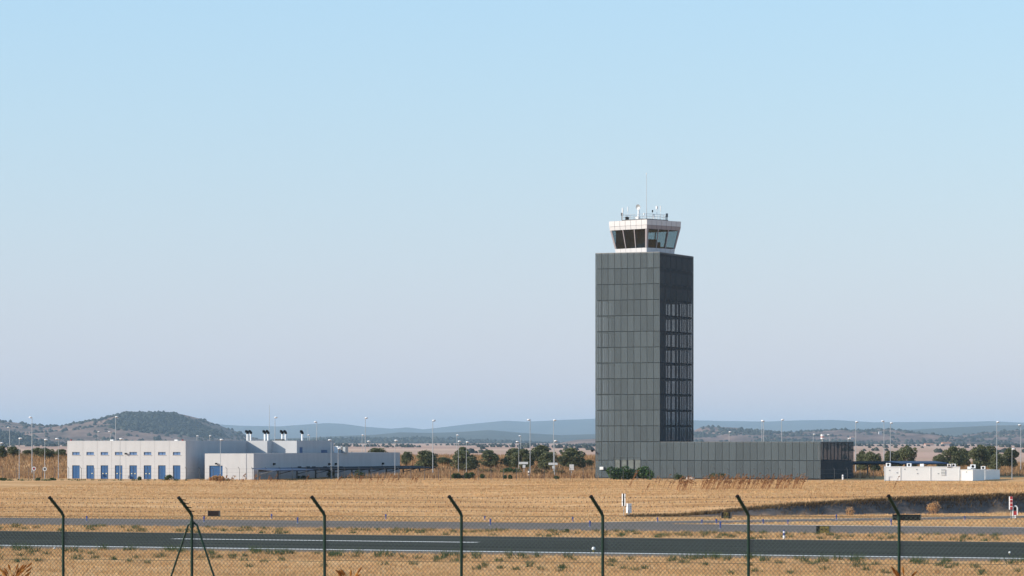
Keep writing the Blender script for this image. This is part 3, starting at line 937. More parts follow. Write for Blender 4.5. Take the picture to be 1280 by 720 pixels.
# roof flues with dark elbow caps
for px, yy in ((309.5, l1 + 6), (313.6, l1 + 6), (331.2, l2 + 4), (335.4, l2 + 4), (353, l2 + 9), (357.2, l2 + 9), (378, l2 + 15)):
    xx = fb.lx(px, yy)
    f_ = MB().tube([(xx, yy, bt), (xx, yy, bt + 1.25)], .19, 10).build('flue', M['lampwhite'], bld)
    MB().tube([(xx, yy, bt + 1.2), (xx, yy, bt + 1.45), (xx - .12, yy - .05, bt + 1.62), (xx - .38, yy - .1, bt + 1.66)], [.23, .24, .25, .25], 10).build('cowl', M['black'], f_)
def whip(px, ytop, ly_, r, name='aerial'):
    xx = fb.lx(px, ly_)
    MB().tube([(xx, ly_, bt), (xx, ly_, fb.zz(ytop, xx, ly_) - BZ)], [r, r * .6], 6).build(name, M['galv'], bld)
whip(336.7, 506.5, l2 + 12, .06, 'mast'); whip(359, 536, l2 + 12, .03); whip(378.5, 535, l2 + 18, .03); whip(384.7, 535, l2 + 20, .03)
MB().box(fb.lx(344, l2 + 8), fb.lx(352, l2 + 8), l2 + 8, l2 + 9.5, bt + .02, bt + .28).build('roof_unit', M['bar'], bld)
xx = fb.lx(421, lb - 20)
for px, hh in ((420, .9), (426, .8), (429, .75)):
    yy = lb - 24; xx = fb.lx(px, yy)
    MB().box(xx - .4, xx + .4, yy, yy + 1.2, bt2 + .02, bt2 + hh + .3).build('roof_unit', M['lampwhite'] if px < 425 else M['galv'], bld)
# red roof beacons
for px in (87.5, 227):
    xx = fb.lx(px); MB().tube([(xx, .4, bt), (xx, .4, bt + .22)], .14, 8).build('beacon', M['red'], bld)
for px in (137, 217.5):
    xx = fb.lx(px); MB().box(xx - .3, xx + .3, .7, 1.2, bt + .02, bt + .2).build('roof_unit', M['lampwhite'], bld)

# ------------------------------------------------------------------ carports
def carport(pxs, py, D0, D1, depth, label, pale=()):
    """mono-pitch shelter: roof bays between successive pixel columns, a post pair at each end"""
    pts = []
    for k, p in enumerate(pxs):
        D = D0 + (D1 - D0) * k / (len(pxs) - 1)
        pts.append(Vector((X_at(p, D), D, 0)))
    ang = math.atan2(pts[-1].y - pts[0].y, pts[-1].x - pts[0].x)
    o = pts[0]; gz = hz(o.x, o.y)
    e = empty('carport', (o.x, o.y, gz), ang, label, 'carport', 'steel carports beside the buildings')
    zr = Z_at(py, (D0 + D1) / 2) - gz
    L = [(p - o).length for p in pts]
    for k in range(len(L) - 1):
        MB().add([(L[k] + .03, -.2, zr - .10), (L[k + 1] - .03, -.2, zr - .10), (L[k + 1] - .03, depth, zr + .22), (L[k] + .03, depth, zr + .22),
                  (L[k] + .03, -.2, zr + .06), (L[k + 1] - .03, -.2, zr + .06), (L[k + 1] - .03, depth, zr + .38), (L[k] + .03, depth, zr + .38)],
                 [(3, 2, 1, 0), (4, 5, 6, 7), (0, 1, 5, 4), (1, 2, 6, 5), (2, 3, 7, 6), (3, 0, 4, 7)]).build('roof_sheet', M['carport_sky'] if k in pale else M['carport'], e)
    for l in L:
        MB().tube([(l, depth * .7, -.4), (l, depth * .7, zr + .12)], .14, 8).build('post', M['bar'], e)
        MB().tube([(l, depth * .7, zr - .7), (l, .3, zr - .1)], .07, 6).build('brace', M['bar'], e)
    MB().box(0, L[-1], depth * .7 - .08, depth * .7 + .08, zr - .22, zr + .1).build('beam', M['bar'], e)


cl = xb + 6.0
cD = [fb.w(cl, fb.ly(p, cl))[1] for p in (343, 543)]
cpx = [640 + F * fb.w(cl, q)[0] / fb.w(cl, q)[1] for q in np.linspace(fb.ly(343, cl), fb.ly(543, cl), 10)]
carport(cpx, 586.3, cD[0], cD[1], 4.2, 'long dark carport along the shaded wall of the white building', (0, 1))
carport([1068, 1097, 1126, 1145, 1163, 1185], 579.3, 632, 640, 4.5, 'dark carport with thin posts beside the annex, behind the white cabins', (2, 3, 4))

# ------------------------------------------------------------------ portable cabins
def cabin(px0, px1, ytop, D, th, depth, label, side_px=None, win=None, seed=0, vents=()):
    f_ = Frame(px0, D, th)
    gz = hz(f_.x0, f_.y0) - .1
    w = f_.lx(px1); dep = f_.ly(side_px, w) if side_px else depth
    e = empty('portable_cabin', (f_.x0, f_.y0, gz), -th, label, 'cabin', 'white cabins in a row by the annex')
    h = f_.zz(ytop, 0, 0) - gz
    MB().box(.02, w - .02, 0, dep, .15, h - .12).build('wall', M['cabin_white'], e)
    MB().box(-.01, w + .01, -.04, dep + .04, h - .118, h).build('roof_rim', M['cabin_white'], e)
    MB().box(.04, w - .04, .03, dep - .03, -.5, .148).build('skid', M['bar'], e)
    for xx in (.0, w - .09):
        MB().box(xx, xx + .09, -.035, -.001, .15, h - .12).build('corner_post', M['cabin_white'], e)
    for v in vents:
        xx = f_.lx(v[0]); zz_ = f_.zz(v[1], xx, 0) - gz
        MB().box(xx - .12, xx + .12, -.03, -.001, zz_ - .09, zz_ + .09).build('vent', M['galv'], e)
    if win:
        a, b = f_.lx(win[0]), f_.lx(win[1]); z0, z1 = f_.zz(win[3], a, 0) - gz, f_.zz(win[2], a, 0) - gz
        wn_ = MB().box(a, b, -.05, -.001, z0, z1).build('window', M['win_glass'], e)
        for k in range(4):
            zz_ = z0 + (z1 - z0) * (k + .5) / 4
            MB().box(a - .04, b + .04, -.09, -.051, zz_ - .10, zz_ + .06).build('shutter_slat', M['cabin_white'], e)
    return e, f_, w, dep, h, gz


def aircon(px, py, D, s, label, fan=True):
    x = X_at(px, D); z = Z_at(py, D)
    e = empty('air_conditioner', (x, D, z), -TH * .6, label, 'air conditioner', 'air conditioners on the cabin roofs')
    MB().box(-s, s, -.3, .3, 0.02, s * 1.5).build('case', M['lampwhite'], e)
    if fan:
        m = MB(); n_ = 14
        m.add([(s * .55 * math.cos(2 * math.pi * k / n_), -.315, s * .75 + s * .55 * math.sin(2 * math.pi * k / n_)) for k in range(n_)], [tuple(range(n_))])
        m.build('fan_grille', M['black'], e)
    MB().box(-s * .9, s * .9, -.25, .25, -.12, .018).build('mount', M['bar'], e)


CTH = R(9)
cabin(1105.3, 1125.6, 583.2, 590, CTH, 3, 'shortest white cabin at the left end of the row', vents=((1112, 588), (1121.5, 591)))
f9 = Frame(1105.3, 590, CTH)
def cd(px): return f9.w(f9.lx(px), 0)[1]
cabin(1125.9, 1163, 583.3, cd(1125.9), CTH, 3, 'long white cabin second from the left with small wall vents', vents=((1131, 586.5), (1147, 592), (1146, 587)))
cabin(1163.3, 1199.6, 583.4, cd(1163.3), CTH, 3, 'long white cabin with one shuttered window', win=(1176.5, 1181.3, 586.5, 594), vents=((1173, 592),))
cA = cabin(1200.6, 1216, 587, cd(1199), TH, 3, 'lower white cabin showing its front and shaded blue grey side', side_px=1231, vents=((1208, 590),))
fA = cA[1]
q = fA.w(cA[2] + .0, cA[3] + .2)
cabin(640 + F * q[0] / q[1] - 13, 640 + F * q[0] / q[1], 587.6, q[1] + 3, TH, 3, 'rearmost white cabin at the right end of the row', side_px=1250)
aircon(1110.5, 583.2, 592, .38, 'air conditioner on the roof of the shortest cabin')
aircon(1136.5, 583.3, 590.6, .36, 'air conditioner above the second cabin from the left')
aircon(1152.5, 583.2, 590.2, .3, 'small boxy air conditioner right of the second cabin middle', False)
aircon(1186.5, 583.4, 588.5, .30, 'left one of the paired air conditioners above the shuttered window cabin')
aircon(1192.2, 583.4, 588.5, .32, 'right one of the paired air conditioners above the shuttered window cabin')
aircon(1211.5, 586.5, 589, .28, 'low air conditioner at the front of the lower cabin roof', False)
aircon(1216.3, 585.4, 591, .42, 'big air conditioner with black fan on the lower cabin roof')
aircon(1229, 586.8, 596, .36, 'air conditioner on the rearmost cabin at the row end')

# ------------------------------------------------------------------ light masts
head_me = None
def mast(px, ytop, D, label, flip=1, small=False, group=None):
    x, y, z = gp(px, D)
    h = Z_at(ytop, D) - z
    group = group or ('short light masts' if small else 'tall light masts')
    e = empty('light_mast', (x, y, z), 0, label, 'light mast', group)
    r = .045 if small else .065
    MB().tube([(0, 0, -.3), (0, 0, .9), (0, 0, .92), (0, 0, h - .05)], [r * 1.7, r * 1.7, r * 1.2, r * .75], 8).build('pole', M['galv'], e)
    MB().tube([(0, 0, h - .15), (flip * .14, -.1, h), (flip * .3, -.2, h + .04)], .04, 6).build('arm', M['galv'], e)
    m = MB(); m.ball((flip * .22, -.16, h + .06), .33, .24, .14, 12, 6); m.build('lamp_head', M['lampwhite'], e, smooth_=True)
    m = MB(); m.ball((flip * .22, -.16, h - .02), .24, .18, .10, 10, 4); m.build('lens', M['cab_frame'], e, smooth_=True)


masts = [
    (40, 522, 640, 'tall light mast at far left before the olive green trees', 0),
    (144.6, 521.5, 690, 'tall light mast rising behind the eight door front', 0),
    (343.7, 522, 690, 'tall light mast just right of the tallest roof aerial', 0),
    (396, 527.6, 690, 'tall light mast behind the right end of the upper roof', 0),
    (456.6, 522.7, 700, 'tall light mast rising behind the low wing roof', 0),
    (541, 526, 640, 'tall light mast right of the long carport end', 0),
    (662.7, 525, 640, 'tall light mast between the oaks left of the tower, second nearest to it', 0),
    (692, 525.6, 650, 'tall light mast nearest to the left edge of the tower', 0),
    (952.4, 526.5, 690, 'left of the two close tall masts behind the annex', 0),
    (954.6, 526, 720, 'right of the two close tall masts behind the annex', 0),
    (977, 525, 690, 'tall light mast behind the middle of the annex roof', 0),
    (1069.7, 527.6, 660, 'tall light mast standing just past the annex right end', 0),
    (1105, 526.7, 670, 'tall light mast behind the shortest white cabin', 0),
    (1113, 529, 690, 'tall light mast right beside the one behind the shortest cabin', 0),
    (1246, 527.8, 650, 'tall light mast behind the rearmost white cabin', 0),
    (1276, 531.5, 690, 'tall light mast at the far right edge of the view', 0),
    (56, 550, 604, 'short light mast with a round sign beside it, left of the white building', 1),
    (24, 548.5, 606, 'short light mast nearest the far left tall mast', 1),
    (73, 549, 612, 'short light mast closest to the left end of the white building', 1),
    (150, 549, 595, 'short light mast in front of the eight door front', 1),
    (275.5, 550, 599, 'short light mast in front of the blue garage door', 1),
    (414, 550.5, 612, 'short light mast before the carport, left of a shorter one', 1),
    (422.7, 561, 606, 'shortest light mast before the carport middle', 1),
    (493.7, 551, 618, 'short light mast before the carport right end', 1),
    (462.5, 552, 700, 'short light mast behind the low wing beside a tall mast', 1),
    (573, 552, 660, 'short light mast left of a pair before the widest oak', 1),
    (583, 553, 650, 'short light mast right of a pair before the widest oak', 1),
    (648.5, 552.5, 655, 'short light mast in front of the oak clump by the white flowered shrub', 1),
    (693.2, 551.5, 630, 'short light mast right next to the tall one nearest the tower', 1),
    (1265, 561.8, 602, 'short light mast right of the white cabins', 1),
    (12, 534.5, 860, 'distant light mast head at far left against the hill', 0),
    (1, 554, 720, 'distant light mast cut by the left edge of view', 1),
    (122.5, 540, 930, 'distant light mast left of a pair above the white roof', 0),
    (138, 540, 930, 'distant light mast right of a pair above the white roof', 0),
    (246, 545, 940, 'distant light mast left of a pair behind the building corner', 0),
    (262, 545, 940, 'distant light mast right of a pair behind the building corner', 0),
    (387, 544, 930, 'distant light mast among the roof aerials', 0),
    (452.6, 544, 930, 'distant light mast left of the tall mast behind the low wing', 0),
    (571, 544, 900, 'distant light mast behind the paired short masts', 0),
    (651, 545, 900, 'distant light mast behind the oak clump', 0),
    (911.5, 540, 900, 'distant light mast above the annex nearest the tower', 0),
    (1016.6, 543, 930, 'distant light mast above the annex before its dark end', 0),
    (1036.6, 543.8, 940, 'distant light mast above the dark end of the annex', 0),
    (1060, 548.6, 800, 'distant light mast at the annex right corner', 0),
]
for k, (px, yt, D, lab, sm) in enumerate(masts):
    mast(px, yt, D, lab, 1 if k % 3 else -1, bool(sm))

# ------------------------------------------------------------------ airfield signs, markers
def board(name, px, ytop, ybot, wpx, label, mat, faces=(), rz=None, legs=2):
    # stands on the ground beyond its bottom edge, slightly raised
    x, y, z = ground_at(px, ybot + .8)
    w = wpx / F * y / math.cos(TH); h = (ybot - ytop) / F * y
    b = .8 / F * y
    e = empty(name, (x, y, z), -TH if rz is None else rz, label, 'sign')
    MB().box(-w / 2, w / 2, -.12, .12, b, b + h).build('panel', mat, e)
    MB().box(-w / 2 - .04, -w / 2 - .002, -.15, .15, b - .02, b + h + .03).build('end_cap', M['bar'], e)
    MB().box(w / 2 + .002, w / 2 + .04, -.15, .15, b - .02, b + h + .03).build('end_cap', M['bar'], e)
    for k in range(legs):
        xx = -w * .35 + k * w * .7 / max(1, legs - 1)
        MB().tube([(xx, 0, -.1), (xx, 0, b)], .06, 6).build('leg', M['lampwhite'], e)
    return e, w, h, b


board('airfield_sign', 267.5, 638.5, 645.3, 14, 'dark brown blank sign box beyond the taxiway, behind the braced fence post', M['signback'], legs=3)
e, w, h, b = board('airfield_sign', 908, 640.3, 648, 11, 'small black sign with a yellow letter below the dark bank', M['black'])
m = MB()                                  # a yellow frame with a slanted stroke
for a in ((-.42, .42, .86, .93), (-.42, .42, .07, .14)): m.box(a[0] * w * .55, a[1] * w * .55, -.14, -.121, b + a[2] * h, b + a[3] * h)
m.box(-.23 * w, -.20 * w, -.14, -.121, b + .14 * h, b + .86 * h); m.box(.20 * w, .23 * w, -.14, -.121, b + .14 * h, b + .86 * h)
m.add([(-.09 * w, -.14, b + .2 * h), (-.03 * w, -.14, b + .2 * h), (.10 * w, -.14, b + .8 * h), (.04 * w, -.14, b + .8 * h)], [(0, 1, 2, 3)])
m.build('lettering', M['yellow'], e)
e, w, h, b = board('airfield_sign', 1029, 657.5, 666.5, 15.5, 'black and yellow sign standing between taxiway and runway', M['black'])
m = MB(); m.box(-.22 * w, .06 * w, -.14, -.121, b + .08 * h, b + .92 * h); m.box(.14 * w, .44 * w, -.14, -.121, b + .08 * h, b + .92 * h); m.build('lettering', M['yellow'], e)
m = MB()
for x0 in (-.17, .20):
    m.box(x0 * w, (x0 + .05) * w, -.16, -.141, b + .2 * h, b + .8 * h); m.box((x0 + .12) * w, (x0 + .17) * w, -.16, -.141, b + .2 * h, b + .8 * h); m.box((x0 + .05) * w, (x0 + .12) * w, -.16, -.141, b + .45 * h, b + .58 * h)
m.build('character', M['black'], e)
board('airfield_sign', 1133.5, 643.3, 650.7, 33, 'longest black sign board behind the right hand fence post', M['black'], legs=3)

# tall marker boards
def tall_board(px, ytop, ybot, wpx, yfoot, label, stripes, side):
    x, y, z = ground_at(px, yfoot)
    s = y / F
    e = empty('marker_board', (x, y, z), -TH, label, 'marker board')
    w = wpx * s; z0, z1 = (yfoot - ybot) * s, (yfoot - ytop) * s
    MB().box(-w / 2, w / 2, -.04, .04, z0, z1).build('panel', M['lampwhite'], e)
    for k, (a, b, c, d, mt) in enumerate(stripes):
        MB().box(-w / 2 + a * w, -w / 2 + b * w, -.06, -.041, z0 + c * (z1 - z0), z0 + d * (z1 - z0)).build('stripe', M[mt], e)
    MB().tube([(0, .08, -.1), (0, .08, z1 - .1)], .04, 6).build('post', M['galv'], e)


tall_board(779.5, 617, 632.5, 4.6, 646, 'narrow upright board with a black centre stripe beyond the taxiway', [(.35, .72, .0, 1, 'black')], 0)
tall_board(1263.5, 620.5, 637, 4.6, 648, 'narrow upright red and white board at far right', [(.32, 1, 0, .22, 'red'), (.32, 1, .26, .48, 'red'), (.32, 1, .52, .74, 'red'), (.32, 1, .78, 1, 'red')], 0)
x, y, z = ground_at(786, 646); s = y / F
e = empty('equipment_cabinet', (x, y, z), R(28), 'white equipment cabinet on a post beside the black striped board', 'cabinet')
MB().box(-.26, .26, -.2, .2, 5 * s, 16 * s).build('case', M['lampwhite'], e)
MB().box(-.22, .22, -.215, -.201, 5.6 * s, 15.4 * s).build('door', M['lampwhite'], e)
MB().box(.12, .17, -.24, -.216, 10 * s, 11.5 * s).build('handle', M['bar'], e)
MB().box(-.29, .29, -.24, .24, 16 * s, 16.6 * s).build('lid', M['lampwhite'], e)
MB().box(-.09, .09, -.09, .09, -.1, 5 * s).build('post', M['lampwhite'], e)
x, y, z = ground_at(1269, 648); s = y / F
e = empty('equipment_cabinet', (x, y, z), -TH, 'white hooped stand with a red lower panel at far right', 'cabinet')
MB().tube([(-.26, 0, -.1), (-.26, 0, 13 * s), (-.16, 0, 15 * s), (0, 0, 15.6 * s), (.16, 0, 15 * s), (.26, 0, 13 * s), (.26, 0, 4 * s)], .075, 8).build('hoop', M['lampwhite'], e)
MB().box(-.24, .2, -.04, .04, 4 * s, 9 * s).build('panel', M['red'], e)
MB().box(-.16, .16, -.03, .05, 10.2 * s, 13.6 * s).build('panel', M['signback'], e)
MB().box(-.08, .08, -.05, .05, -.1, 4 * s).build('post', M['lampwhite'], e)

# taxiway edge markers (blue)
def edge_marker(px, yt, yb, label):
    x, y, z = ground_at(px, yb)
    h = (yb - yt) / F * y
    e = empty('taxiway_marker', (x, y, z + .02), 0, label, 'edge marker', 'blue taxiway edge markers')
    MB().tube([(0, 0, 0), (0, 0, .04)], .16, 10).build('base', M['galv'], e)
    MB().tube([(0, 0, .04), (0, 0, h * .55)], .055, 8).build('stem', M['bluelens'], e)
    MB().tube([(0, 0, h * .55), (0, 0, h * .6), (0, 0, h * .95), (0, 0, h)], [.07, .10, .09, .03], 8).build('lens', M['bluelens'], e)


for px, yt, yb, lab in [
    (108.5, 645, 652, 'blue marker on the taxiway right of the leftmost fence post'),
    (255, 645.5, 653, 'blue marker right of the braced fence post'),
    (339.5, 642.5, 648.5, 'blue marker on the far taxiway edge, left of the third fence post'),
    (372, 647, 654.5, 'blue marker on the taxiway just left of the third fence post'),
    (482.3, 643, 649.5, 'blue marker on the far taxiway edge midway between third and fourth fence posts'),
    (606, 645, 650.5, 'blue marker on the far taxiway edge right of the fourth fence post'),
    (613, 648.5, 657, 'blue marker on the taxiway right of the fourth fence post'),
    (716, 646, 652.5, 'blue marker on the far taxiway edge left of the fifth fence post'),
    (737.5, 651, 659, 'blue marker on the taxiway just left of the fifth fence post'),
    (822, 647, 653, 'blue marker on the link road right of the white cabinet'),
    (877.5, 649.5, 655, 'blue marker on the taxiway fork left of the yellow letter sign'),
    (895.5, 649, 654.5, 'blue marker just below the yellow letter sign'),
    (900.5, 652, 661, 'lower blue marker nearest the sixth fence post on its left'),
    (954, 649, 655, 'blue marker on the fork just right of the sixth fence post'),
    (985, 649.5, 655.5, 'blue marker at the tip of the grass wedge'),
    (1045.5, 643.5, 650, 'blue marker on the link road above the black and yellow sign'),
    (1114, 649.5, 657, 'blue marker on the grass wedge left of the longest black sign'),
    (1206, 645, 650.5, 'blue marker on the link road right of the longest black sign')]:
    edge_marker(px, yt, yb, lab)
# tall blue and white post by the runway
x, y, z = ground_at(980, 673.5)
e = empty('marker_post', (x, y, z), 0, 'blue and white post on the grass between taxiway and runway', 'marker post')
MB().tube([(0, 0, -.1), (0, 0, .30)], .11, 8).build('foot', M['lampwhite'], e)
MB().tube([(0, 0, .30), (0, 0, .55)], .09, 8).build('sleeve', M['bluelens'], e)
MB().tube([(0, 0, .55), (0, 0, .68)], .10, 8).build('head', M['lampwhite'], e)
MB().tube([(0, 0, .68), (0, 0, .82)], [.08, .05], 8).build('cap', M['bluelens'], e)
# runway edge light
def runway_light(px, yb, label, s=1.0):
    x, y, z = ground_at(px, yb)
    e = empty('runway_light', (x, y, z + .03), 0, label, 'runway light', 'runway edge lights')
    MB().tube([(0, 0, 0), (0, 0, .18 * s)], .07 * s, 8).build('stem', M['yellow'], e)
    MB().tube([(0, 0, .18 * s), (0, 0, .24 * s), (0, 0, .36 * s), (0, 0, .44 * s)], [.08 * s, .15 * s, .14 * s, .05 * s], 10).build('lens', M['lampwhite'], e)
runway_light(742, 691, 'white runway light on a yellow stem beside the fifth fence post')
runway_light(1262, 694, 'small white runway light at the far right of the runway', .6)
runway_light(68, 688, 'small white runway light left of the leftmost fence post', .5)

# things by the buildings
def sign_post(px, ytop, ybot, D, kind, label):
    x, y, z = gp(px, D)
    zt = Z_at(ytop, D) - z
    e = empty('post_sign', (x, y, z), 0, label, 'sign')
    MB().tube([(0, 0, -.1), (0, 0, zt)], .05, 6).build('post', M['galv'], e)
    if kind == 'round':
        m = MB(); n_ = 16
        m.tube([(0, -.06, zt - .1), (0, -.11, zt - .1)], .34, 16); m.build('disc', M['lampwhite'], e)
        MB().tube([(0, -.112, zt - .1), (0, -.125, zt - .1)], .2, 14).build('emblem', M['red'] if 'red' in label else M['bar'], e)
    elif kind == 'cross':
        MB().box(-.9, .7, -.1, -.05, zt - .45, zt - .05).build('board', M['lampwhite'], e)
        MB().box(-.25, .25, -.1, -.05, zt - 1.1, zt - .6).build('plate', M['lampwhite'], e)
    else:
        MB().box(-.4, .4, -.14, -.06, zt - 1.0, zt).build('board', M['lampwhite'], e)


sign_post(42.5, 585, 600, 600, 'round', 'round white sign with red centre on the grass at far left')
sign_post(56, 585.5, 600, 600, 'round', 'round white sign with dark centre before a short mast at left')
sign_post(655, 577, 590, 640, 'cross', 'white direction board on a post before the oaks')
sign_post(714.5, 580.5, 592, 628, 'board', 'white upright board on a post left of the tower')
sign_post(692, 578, 590, 633, 'cross', 'white direction board beside the masts nearest the tower')
x, y, z = gp(1053.5, 600)
e = empty('bollard', (x, y, z), 0, 'lone white bollard before the dark end of the annex', 'bollard')
MB().tube([(0, 0, -.2), (0, 0, .75), (0, 0, .85)], [.16, .16, .08], 10).build('shaft', M['lampwhite'], e); MB().tube([(0, 0, .5), (0, 0, .6)], .165, 10).build('band', M['galv'], e)
x, y, z = gp(661, 628)
e = empty('bollard', (x, y, z), 0, 'black and white striped bollard before the oaks', 'bollard')
for k in range(5):
    MB().tube([(0, 0, k * .28 - .05), (0, 0, k * .28 + .23)], .15, 10).build('band', M['lampwhite'] if k % 2 else M['bar'], e)
x, y, z = gp(1028, 700)
e = empty('vent_mast', (x, y, z), 0, 'white banded vent mast rising above the annex', 'mast')
zt = Z_at(543, 700) - z
MB().tube([(0, 0, 0), (0, 0, zt)], .12, 8).build('pole', M['galv'], e)
MB().tube([(0, 0, zt - .9), (0, 0, zt)], .34, 10).build('drum', M['lampwhite'], e); MB().tube([(0, 0, zt - .6), (0, 0, zt - .4)], .345, 10).build('band', M['red'], e)
# two pale boulders groups near the annex foot
def boulder(px, D, s, label):
    x, y, z = gp(px, D)
    m = MB(); m.ball((0, 0, s * .3), s, s * .7, s * .6, 9, 5)
    m.v = [(a + random.uniform(-.12, .12) * s, b + random.uniform(-.12, .12) * s, c + random.uniform(-.1, .1) * s) for a, b, c in m.v]
    tag(m.build('boulder', M['housewall'], None, (x, y, z)), label, 'boulder', 'pale boulders by the annex')
boulder(860, 600, .45, 'pale boulder by the left green patch at the annex foot'); boulder(864.5, 599, .55, 'larger pale boulder beside the left green patch'); boulder(899, 600, .45, 'pale boulder under the right green patch at the annex'); boulder(903.5, 599, .4, 'smallest pale boulder under the right green patch')

# ------------------------------------------------------------------ rear security fence
rf = empty('security_fence', gp(640, 592), 0, 'far wire security fence with cranked posts before the buildings', 'fence')
ox, oy, oz = rf.location
post_me = MB().tube([(0, 0, -.3), (0, 0, 1.9), (-.2, -.25, 2.2)], .038, 5).mesh('post', M['bar'])
def fdist(px): return np.interp(px, [-40, 84, 250, 420, 760, 1030, 1110], [608, 600, 594, 596, 597, 580, 592])
fpx = np.arange(-30, 1105, 16.5)
prev = None
for k, px in enumerate(fpx):
    px = px + random.uniform(-1, 1)
    D = float(fdist(px)); p = Vector(gp(px, D)) - Vector((ox, oy, oz))
    link('post', post_me, rf, p, random.uniform(-.1, .1))
    if prev is not None:
        m = MB()
        for hgt in (.1, .7, 1.3, 1.9):
            m.tube([prev + Vector((0, 0, hgt)), p + Vector((0, 0, hgt))], .008, 3, False)
        tag(m.build('wire', M['bar'], rf), kind='stuff')
    prev = p

# ------------------------------------------------------------------ trees and shrubs
def leaf_cloud(lobes, per, size, r):
    """leaf-clump quads on and inside a set of ellipsoid lobes"""
    C = []
    for (cx, cy, cz, rx, ry, rz) in lobes:
        d = r.normal(size=(per, 3)); d /= np.linalg.norm(d, axis=1)[:, None]
        rad = r.uniform(.55, 1.06, (per, 1)) ** .6
        C.append(np.array([cx, cy, cz]) + d * rad * np.array([rx, ry, rz]))
    C = np.concatenate(C); n = len(C)
    a = r.normal(size=(n, 3)); a /= np.linalg.norm(a, axis=1)[:, None]
    b = np.cross(a, r.normal(size=(n, 3))); b /= np.linalg.norm(b, axis=1)[:, None]
    s = size * r.uniform(.6, 1.4, (n, 1))
    V = np.stack([C - a * s, C + b * s * .6, C + a * s, C - b * s * .6], 1).reshape(-1, 3)
    return V, np.arange(4 * n).reshape(n, 4)


def oak_variant(seed):
    r = np.random.default_rng(seed)
    lobes = []
    for k in range(24):
        t = r.uniform(0, 2 * math.pi); q = math.sqrt(r.uniform(0, 1)) * .36
        zz = r.uniform(.20, .84); w = .55 + .45 * math.sin(math.pi * min(1, max(0, zz / .9)))
        s = r.uniform(.13, .21)
        lobes.append((q * math.cos(t) * w, q * math.sin(t) * w, zz, s, s, s * .75))
    V, Fc = leaf_cloud(lobes, 170, .034, r)
    crown = mesh_np('crown', V, Fc, M['oak'])
    m = MB()
    m.tube([(0, 0, -.08), (.01, 0, .15), (.0, .01, .35)], [.045, .035, .028], 7)
    for k in range(5):
        t = k * 1.26 + r.uniform(-.3, .3)
        m.tube([(0, .0, .2 + .03 * k), (.12 * math.cos(t), .12 * math.sin(t), .42), (.26 * math.cos(t), .26 * math.sin(t), .6 + .04 * k)], [.022, .015, .006], 5)
    return crown, m.mesh('trunk', M['bark'])


OAKS = [oak_variant(20 + k) for k in range(5)]
def oak(px, ytop, wpx, D, label, ybot=None):
    x, y, z = gp(px, D)
    h = (Z_at(ytop, D) - z) * 1.03; w = wpx / F * D
    e = empty('holm_oak', (x, y, z), random.uniform(0, 6.28), label, 'tree', 'holm oaks behind the buildings')
    c, t = OAKS[random.randrange(5)]
    o1 = link('crown', c, e); o2 = link('trunk', t, e)
    for o in (o1, o2): o.scale = (w * 1.22, w * 1.22, h)


for px, yt, w, D, lab in [
    (1, 557, 16, 690, 'oak cut by the left edge of view'), (17, 558, 17, 700, 'oak second from the left edge, behind short mast'),
    (34, 562, 15, 715, 'small oak left of the far left tall mast'), (46, 559, 15, 700, 'dark oak right behind the far left tall mast'),
    (57, 560, 19, 690, 'broad low oak third from the white building left end'), (67, 564, 15, 705, 'small oak second from the white building left end'), (77, 561, 16, 700, 'oak touching the white building left end'),
    (470, 559.5, 26, 720, 'oak showing above the low wing roof'), (508, 564, 15, 700, 'small oak just past the low wing right end'),
    (531, 562, 32, 690, 'rounded oak right behind the carport end'), (555, 571, 20, 705, 'low oak between two rounder oaks left of the widest'), (575, 558, 24, 700, 'taller oak behind the widest oak'),
    (585, 563, 36, 680, 'widest round oak behind the paired short masts'), (614, 562, 26, 695, 'lone round oak right of the widest oak'),
    (640, 559.5, 26, 695, 'left oak of the clump by the white flowered shrub'), (652, 560, 28, 690, 'second oak of the clump by the white flowered shrub'),
    (676, 556, 30, 700, 'tallest oak of the clump between the tall masts'), (684, 564, 26, 682, 'front right oak of the clump between the tall masts'),
    (717, 558.5, 32, 690, 'lone oak nearest to the tower left edge'), (735, 574, 14, 700, 'tiny oak at the foot of the tower left edge'),
    (1077, 562, 15, 670, 'dark oak just past the annex'), (1089, 564, 24, 665, 'pale oak over the thin carport posts'),
    (1111, 563, 14, 700, 'narrow oak behind the paired tall masts'), (1121, 562, 20, 705, 'middle oak left behind the cabins'), (1134, 556.5, 22, 695, 'taller oak behind the second cabin'),
    (1174, 567, 16, 690, 'low greyish oak behind the shuttered window cabin'), (1189, 556.5, 25, 700, 'tall oak behind the shuttered window cabin'), (1204, 559, 18, 710, 'oak behind the gap before the lower cabin'),
    (1224, 555.5, 25, 680, 'largest oak behind the lower cabin'), (1238, 556.5, 22, 695, 'oak right behind the largest right hand oak'), (1246, 566, 20, 672, 'front oak behind the rearmost cabin'), (1262, 558, 22, 705, 'oak right of the cabins behind a short mast')]:
    oak(px, yt, w, D, lab)


